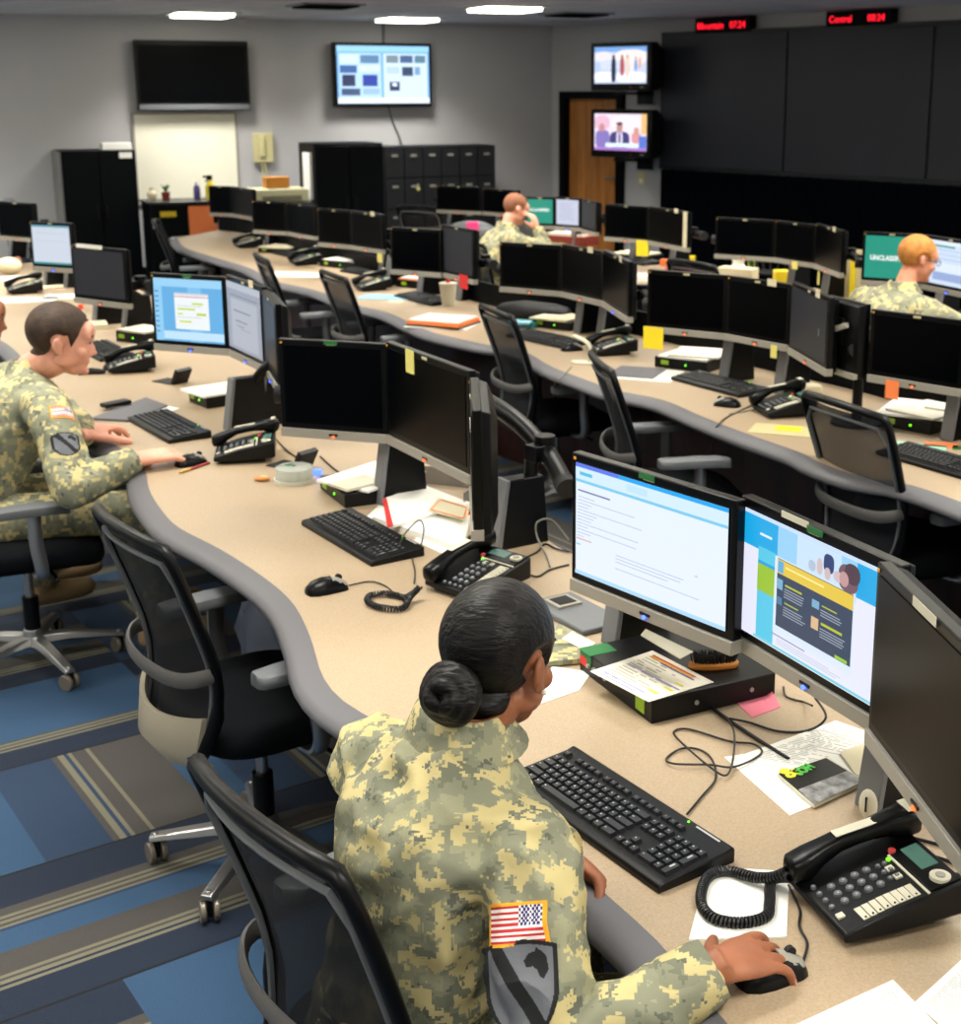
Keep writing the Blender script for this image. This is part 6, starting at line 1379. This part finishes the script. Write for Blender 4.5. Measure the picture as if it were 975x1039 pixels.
def soldier(S):
    """S: dictionary of joint positions in world space"""
    t=thing('person',S['label'],'person',S['base'],0); o0=Vector(S['base'])
    g=lambda p: Vector(p)-o0
    F=Vector((cos(R(S['face'])),sin(R(S['face'])),0)); Hf=Vector((cos(R(S['hface'])),sin(R(S['hface'])),math.tan(R(S.get('pitch',-8)))))
    hc=g(S['head']); Rm=frame_from(Hf,S.get('roll',Vector((0,0,1)))); k=S.get('k',1.); nk=g(S['neck']); 
    sh={s:g(S[s+'sh']) for s in 'lr'}; el={s:g(S[s+'el']) for s in 'lr'}; wr={s:g(S[s+'wr']) for s in 'lr'}; hip=g(S['hip']); up=(nk-hip).normalized(); side=(sh['r']-sh['l']).normalized()
    mid=(sh['l']+sh['r'])/2
    # ---- skin: one continuous body
    m=MB(); head_parts(m,hc,Rm,k)
    limb(m,[nk+F*.0-up*.05,nk,hc+Rm@Vector((0,-.022,-.07))*k],[.066*k,.056*k,.054*k])
    bs=[(hip+up*.0,.13,.09,up),(hip.lerp(mid,.5),.12,.08,up),(mid-up*.05,.15,.09,up),(mid+up*.02,.13,.06,up),(nk-up*.01,.05,.045,up)]
    body_section(m,bs,F)
    hips={s:hip+side*(.085 if s=='r' else -.085) for s in 'lr'}
    NAIL={}
    for s in 'lr':
        limb(m,[sh[s],el[s]],[.042,.034]); limb(m,[el[s],wr[s]],[.034,.026*k])
        limb(m,[hips[s],g(S[s+'kn'])],[.075,.05]); limb(m,[g(S[s+'kn']),g(S[s+'an'])],[.048,.036])
        hd_=S[s+'hand']; tips=hand(m,wr[s],hd_['fwd'],hd_['up'],1 if s=='r' else -1,hd_.get('curl',(18,28,22)),hd_.get('spread',5),hd_.get('thumb',(-.62,.7,-.25)),S.get('hk',1.)); NAIL[s]=(tips,Vector(hd_['up']).normalized())
    me=eval_mesh(m,S['vox'],3,.5,'body'); body=mk('body',me,M[S['skin']],t)
    if S['vox']<.006:
        for s in 'lr':
            tips,un=NAIL[s]
            for tp,pv in tips:
                d=(tp-pv).normalized(); n_=(un-d*un.dot(d)).normalized(); m=MB(); m.ell((0,0,0),(.0055,.0065,.0015),M['nail'],n=12,m=6); o=m.build('fingernail',t); Q=Matrix((d.cross(n_),d,n_)).transposed().to_4x4(); Q.translation=tp-d*.001+n_*.0068*S.get('hk',1.); o.matrix_basis=Q
    # ---- hair
    Ri=Rm.transposed()
    def hair_field(p):
        q=Ri@(p-hc)/k; x,y,z=q
        if z<-.13 or q.length>.16: return -1
        # hairline plane: high on the forehead, low at the nape, clear of ears and face
        ax=abs(x); line=float(np.interp(y,[-.12,-.07,-.045,-.032,-.022,.02,.032,.046,.056,.07,.09],S['hairline']))
        f=z-line
        if ax>.06: f=min(f,(math.sqrt(((ax-.082)/.7)**2+(y+.006)**2+(z+.004)**2)-.036))
        return f
    hair=shell_on(me,hair_field,S['hthick'],'hair',M[S['hairmat']],t)
    # ---- eyes and brows
    for s in (-1,1):
        m=MB(); c=hc+Rm@Vector((s*.03,.079,.005))*k; m.ell(c,(.011*k,.011*k,.009*k),M['eyew'],n=12,m=8); e=m.build('eye',t); m=MB(); m.ell(c+Rm@Vector((0,.0085,0)),(.006*k,)*3,M['eyed'],n=10,m=6); m.build('iris',e)
        m=MB(); m.tube([hc+Rm@Vector((s*a,.097-.25*abs(a-.03)**1.0*.6,.0255+b))*k for a,b in ((.014,0),(.03,.004),(.046,.0))],.0032*k,M[S['hairmat']],6); m.build('eyebrow',t)
    # ---- jacket: torso and both sleeves as one cloth
    m=MB(); sz=S.get('bulk',1.)
    c1=hip+Vector((0,0,.035)); lean=F
    bk=-F
    tw=S.get('tw',1.); secs=[(c1+bk*.0,.165*sz*tw,.125,up),(hip.lerp(mid,.3)+bk*.0,.165*sz*tw,.128,up),(hip.lerp(mid,.55)+bk*.01,.172*sz*tw,.135,up),(hip.lerp(mid,.8)+bk*.012,.183*sz*tw,.138,up),(mid-up*.03+bk*.01,.19*sz,.125,up),(mid+up*.03,.165*sz,.095,up),(mid.lerp(nk,.5)+up*.025,.105,.078,up),(nk-up*.015,.064,.06,up)]
    body_section(m,secs,F)
    # cloth bunched at shoulders and sleeves
    for s in 'lr':
        a,b,c=sh[s],el[s],wr[s]; mid2=a.lerp(b,.55)
        limb(m,[nk.lerp(a,.5)-up*.055,a-up*.02,mid2,b],[.075,.078*sz,.07*sz,.062*sz]); limb(m,[b,b.lerp(c,.5),c-(c-b).normalized()*.02],[.062*sz,.057*sz,.046])
    me2=eval_mesh(m,S['cvox'],S.get('csm',8),.5,'jacket'); wrinkle(me2,S.get('wamp',.012),S.get('wsc',9),seed=S.get('seed',0)); jk=mk('jacket',me2,M[S['camo']],t)
    # collar
    m=MB(); n=24; rg=[]; Rc=frame_from(F,up)
    for j in range(n):
        a=2*PI*j/n+PI/2; gap=0; cx,cy=cos(a),sin(a); 
        b0=nk+Rc@Vector((cx*.078,cy*.074,-.012)); b1=nk+Rc@Vector((cx*.069,cy*.066-.002,.026+(.012 if cy<0 else -.012)))
        out=Rc@Vector((cx,cy,0)); rg.append([b0,b1,b1+out*.005+up*.001,b1+out*.011-up*.008,b0+out*.026-up*.012,b0+out*.01-up*.02])
    m.loft(rg,M[S['camo']],closed=True); m.build('collar',t,ang=70)
    # cuffs
    for s in 'lr':
        d=(wr[s]-el[s]).normalized(); m=MB(); e=wr[s]; r=.043; m.tube([e-d*.075,e-d*.06,e-d*.01,e+d*.004,e+d*.002,e-d*.012],[.05*sz,.0535*sz,.048,.044,.038,.034],M[S['camo']],20,cap=False); m.build('cuff',t,ang=60)
    # trousers
    m=MB(); body_section(m,[(hip-Vector((0,0,.085)),.17,.14,(0,0,1)),(hip-Vector((0,0,.03)),.185,.15,(0,0,1)),(hip+up*.06,.165,.125,up)],F)
    for s in 'lr': kn,an=g(S[s+'kn']),g(S[s+'an']); limb(m,[hips[s]-Vector((0,0,.01)),hips[s].lerp(kn,.5),kn],[.102,.092,.078]); limb(m,[kn,kn.lerp(an,.5),an+Vector((0,0,.04))],[.078,.08,.068])
    me3=eval_mesh(m,S['cvox']*1.3,6,.5,'trousers'); wrinkle(me3,.014,8,seed=3); mk('trousers',me3,M[S['camo']],t)
    for s in 'lr':
        an=g(S[s+'an']); az=an.z+o0.z; d=F; m=MB(); limb(m,[an+Vector((0,0,.1)),an+Vector((0,0,.0))],[.055,.052]); fl=Vector((an.x,an.y,an.z-.045)); limb(m,[fl-d*.03,fl+d*.08,fl+d*.17],[.045,.045,.038]); mb=eval_mesh(m,.008,3,.5,'boot'); mk('boot',mb,M['boot'],t)
    return dict(t=t,jacket=me2,body=me,hc=hc,Rm=Rm,o0=o0,F=F,up=up,side=side,sh=sh,el=el,wr=wr)
# --- near soldier with the hair bun
mm=P(790,982,DT)
wrp=P(722,984,DT+.05)
W_=dict(label='person in camouflage uniform with a dark hair bun, seated nearest, hand on mouse',base=(-.27,1.9,0),face=47,hface=60,pitch=-12,
 head=P(506,668,1.15),neck=(-.135,1.99,1.055),lsh=(-.285,2.075,.965),rsh=(-.03,1.80,.935),lel=(-.12,2.25,.72),rel=(-.01,1.645,.70),lwr=(.015,2.07,.785),rwr=wrp,hip=(-.235,1.91,.56),
 lkn=(.0,2.22,.55),rkn=(.13,1.95,.55),lan=(.05,2.25,.12),ran=(.2,2.0,.12),vox=.0036,cvox=.0075,skin='skinw',camo='camo',hthick=.012,hairmat='hairblk',hairline=[-.085,-.08,-.07,-.05,-.01,.0,-.01,.02,.035,.055,.065],
 rhand=dict(fwd=P(822,952,DT+.035)-wrp,up=(-.05,-.25,1),curl=(16,24,24),spread=7,thumb=(-.7,.6,-.4)),lhand=dict(fwd=(.75,-.55,-.35),up=(.3,.6,.75),curl=(50,60,40)),hk=.97,seed=2,wamp=.034,wsc=7,csm=4,bulk=.98,tw=.9,k=1.0)
WW=soldier(W_)
jk=WW['jacket']; o0=WW['o0']; t=WW['t']
def sleeve_patch(D,a,b,along,outdir,name,w,h,cells,nx,ny,lift=0):
    c=D['sh']['r'].lerp(D['el']['r'],along); ax=(D['sh']['r']-D['el']['r']).normalized(); n=Vector(outdir); n=(n-ax*n.dot(ax)).normalized(); r=ax.cross(n); 
    return patch(D['jacket'],name,c,-r if False else ax.cross(n)*-1*-1,ax,n,w,h,cells,D['t'],nx=nx,ny=ny)
def cam_dir(D,along): c=D['sh']['r'].lerp(D['el']['r'],along)+D['o0']; return (Vector((0,0,EYE))-c)
def badge(D,px_c,px_w,right_px,name,w,h,cells,nx,ny,deep):
    """badge where the line of sight through the picture point meets the sleeve"""
    bv=BVHTree.FromPolygons([v.co.copy() for v in D['jacket'].vertices],[tuple(p.vertices) for p in D['jacket'].polygons]); o=Vector((0,0,EYE))-D['o0']; d=ray(*px_c).normalized(); hit=bv.ray_cast(o,d)
    if hit[0] is None: print('BADGE MISS',name); return
    ax=(D['sh']['r']-D['el']['r']).normalized(); n=(hit[1]*.85-d*.15).normalized(); n=(n-ax*n.dot(ax)).normalized(); r=ax.cross(n).normalized(); 
    if r.dot(Vector((1,0,0)))<0: r=-r
    return patch(D['jacket'],name,hit[0],r,ax,n,w,h,cells,D['t'],nx=nx,ny=ny)
badge(WW,(522,938),0,0,'flag_patch',.092,.058,flag,64,52,0)
badge(WW,(527,1005),0,0,'unit_patch',.108,.13,shield,90,100,0)
# bun, coiled strands
Rm,hc=WW['Rm'],WW['hc']; m=MB(); bc=hc+Rm@Vector((.0,-.118,-.035)); m.ell(bc,(.045,.034,.042),None,rot=Rm)
for k in range(3):
    r=(.040,.030,.018)[k]; pts=[bc+Rm@Vector((r*cos(a),-.014-.011*k+.004*sin(3*a),r*sin(a)*.95)) for a in [2*PI*j/24 for j in range(24)]]; m.tube(pts,.0135,None,10,closed=True)
bm_=eval_mesh(m,.003,2,.4,'hair_bun'); hb=mk('hair_bun',bm_,M['hairblk'],t)
m=MB(); ec=hc+Rm@Vector((.084,.006,-.038)); m.ell(ec,(.0045,)*3,M['label'],n=12,m=8); m.build('earring',t)
lw=WW['wr']['l']; m=MB(); q=lw+Vector(W_['lhand']['fwd']).normalized()*.1
# --- short brown-haired soldier
mwr=P(136,467,DT+.04); mlw=P(84,441,DT+.055)
M_=dict(tw=1.0,label='person in camouflage uniform with short brown hair, seated at the blue form screen',base=(-1.95,4.7,0),face=35,hface=18,pitch=-8,
 head=P(62,345,1.16),neck=(-1.87,4.88,1.045),lsh=(-2.02,5.05,.975),rsh=(-1.71,4.60,.965),lel=(-1.82,5.08,.80),rel=(-1.58,4.37,.74),lwr=mlw,rwr=mwr,hip=(-2.1,4.65,.56),
 lkn=(-1.62,5.0,.55),rkn=(-1.5,4.72,.56),lan=(-1.55,5.05,.12),ran=(-1.45,4.75,.12),vox=.005,cvox=.011,csm=6,skin='skinl',camo='camofar',hthick=.011,hairmat='hairbrown',hairline=[-.06,-.055,-.045,-.03,.02,.028,-.012,.015,.045,.07,.075],
 rhand=dict(fwd=P(214,455,DT+.035)-mwr,up=(0,-.1,1),curl=(14,24,20),spread=6),lhand=dict(fwd=P(131,424,DT+.05)-mlw,up=(0,-.1,1),curl=(16,20,20),spread=7),hk=1.32,seed=9,wamp=.016,wsc=8,bulk=1.1,k=1.08)
MM=soldier(M_)
badge(MM,(64,417),0,0,'flag_patch',.08,.052,flag,40,26,0)
badge(MM,(68,450),0,0,'unit_patch',.09,.09,shield,24,24,0)
# --- far soldier resting the cheek on a hand
fh=P(523,212,1.13)
fb=Vector((fh.x-.1,fh.y-.12,0))
def rel(b,x,y,z): return (b.x+x,b.y+y,z)
F_=dict(label='person in camouflage uniform with cropped hair, far seat, cheek resting on one hand',base=tuple(fb),face=30,hface=25,pitch=-18,head=fh,neck=rel(fb,.04,.08,1.000),lsh=rel(fb,-.02,.3,0.920),rsh=rel(fb,.1,-.12,0.910),
 rel=rel(fb,.36,-.02,0.800),rwr=(fh.x+.17,fh.y-.06,.98),lel=rel(fb,.25,.35,0.800),lwr=rel(fb,.5,.25,0.800),hip=rel(fb,-.22,-.05,0.560),lkn=rel(fb,.3,.2,0.550),rkn=rel(fb,.35,-.05,0.550),lan=rel(fb,.35,.25,0.120),ran=rel(fb,.4,0,0.120),
 vox=.008,cvox=.014,csm=5,skin='skinl',camo='camofar',hthick=.004,hairmat='hairshort',hairline=[-.055,-.05,-.04,-.03,.02,.028,.0,.03,.05,.072,.08],
 rhand=dict(fwd=(-.35,.1,.9),up=(.8,-.5,.2),curl=(20,30,30)),lhand=dict(fwd=(1,-.1,-.1),up=(0,0,1)),seed=5,wamp=.014,bulk=1.05)
soldier(F_)
# --- red-haired soldier with glasses
rh=P(931,263,1.16); rb=Vector((rh.x-.12,rh.y-.1,0))
R_=dict(label='person in camouflage uniform with ginger hair and glasses, seated before the teal screen',base=tuple(rb),face=38,hface=12,pitch=-12,head=rh,neck=rel(rb,.05,.07,1.015),lsh=rel(rb,-.12,.24,0.930),rsh=rel(rb,.13,-.13,0.925),
 rel=rel(rb,.35,-.1,0.780),rwr=rel(rb,.5,.12,0.810),lel=rel(rb,.12,.32,0.790),lwr=rel(rb,.4,.33,0.810),hip=rel(rb,-.2,-.12,0.560),lkn=rel(rb,.25,.2,0.550),rkn=rel(rb,.32,-.05,0.550),lan=rel(rb,.3,.25,0.120),ran=rel(rb,.38,0,0.120),
 vox=.007,cvox=.013,csm=5,skin='skinr',camo='camofar',hthick=.012,hairmat='hairred',hairline=[-.05,-.045,-.04,-.03,.02,.028,.0,.02,.045,.07,.078],
 rhand=dict(fwd=(1,.3,-.1),up=(0,0,1)),lhand=dict(fwd=(1,-.1,-.1),up=(0,0,1)),seed=7,wamp=.016,bulk=1.12)
RR=soldier(R_)
Rm,hc=RR['Rm'],RR['hc']; m=MB()
for s in (-1,1): 
    m.tube([hc+Rm@Vector((s*.032+.022*cos(a),.108-.2*abs(s*.032+.022*cos(a))**1.5,.003+.015*sin(a))) for a in [2*PI*j/16 for j in range(16)]],.0018,M['frame'],6,closed=True)
    m.tube([hc+Rm@Vector((s*.054,.1,.008)),hc+Rm@Vector((s*.08,.05,.008)),hc+Rm@Vector((s*.084,-.01,.004))],.0018,M['frame'],6)
m.build('glasses',RR['t'])

lh_=P(-24,322,1.17); lb=Vector((lh_.x-.1,lh_.y-.1,0))
L_=dict(label='person almost wholly cut off by the left edge behind the brown-haired soldier',base=tuple(lb),face=35,hface=20,pitch=-8,head=lh_,neck=rel(lb,.02,.05,1.04),lsh=rel(lb,-.14,.24,.965),rsh=rel(lb,.08,-.15,.96),
 rel=rel(lb,-.05,-.25,.76),rwr=rel(lb,.0,-.1,.72),lel=rel(lb,-.1,.35,.78),lwr=rel(lb,.0,.25,.8),hip=rel(lb,-.2,-.12,.56),lkn=rel(lb,.2,.2,.55),rkn=rel(lb,.25,-.05,.55),lan=rel(lb,.25,.25,.12),ran=rel(lb,.3,0,.12),
 vox=.008,cvox=.014,csm=5,skin='skinw',camo='camofar',hthick=.008,hairmat='hairblk',hairline=[-.05,-.045,-.04,-.03,.02,.028,.0,.02,.045,.07,.078],
 rhand=dict(fwd=(-.3,1,-.1),up=(0,0,1)),lhand=dict(fwd=(-.4,1,-.1),up=(0,0,1)),seed=11,wamp=.014,bulk=1.05)
soldier(L_)
# ================================================================ LIGHT AND VIEW
w=bpy.data.worlds.new('world'); bpy.context.scene.world=w; w.use_nodes=True; w.node_tree.nodes['Background'].inputs[0].default_value=(.5,.55,.6,1); w.node_tree.nodes['Background'].inputs[1].default_value=.02
sc=bpy.context.scene; sc.view_settings.view_transform='Standard'; sc.view_settings.look='None'; sc.view_settings.gamma=1; sc.view_settings.use_curve_mapping=False; sc.view_settings.exposure=0.12

GR=dict(office_chair='mesh-back office chairs at the workbenches',monitor='computer screens on the workbenches',keyboard='black keyboards on the workbenches',telephone='black desk telephones on the workbenches',mouse='computer mice on the workbenches',
 monitor_stand='screen stands on the workbenches',curved_workbench='long curved workbenches',rack_unit='black rack boxes on the workbenches',sticky_note='sticky notes on the screens',paper_tag='cream tags on the screen tops',green_tag='green tags on the screen tops',torn_label='torn labels on the screen tops',
 person='seated soldiers',paper='loose papers on the workbenches',printed_sheet='printed sheets on the near bench',paper_stack='paper piles on the rack boxes',book='books and folders in the orange-edged stack',desk_socket='flip-up desk sockets',clock_sign='red clock signs above the video wall',
 television='tube televisions beside the door',wall_screen='flat screens on the grey wall',storage_cabinet='black steel cabinets along the far wall',loose_cable='loose cables on the workbenches',screen_cable='screen cables',mouse_cable='mouse cables',keyboard_cable='keyboard cables',booklet='booklets on the second bench',spray_bottle='bottles on the credenza',small_bottle='orange-red capped bottles',packet='small packets on the far bench',loose_sheet='loose sheets by the folder stack',white_card='white cards')
for o in bpy.data.objects:
    if o.parent is None and 'label' in o and 'group' not in o:
        n=o.name.split('.')[0]
        if n in GR: o['group']=GR[n]
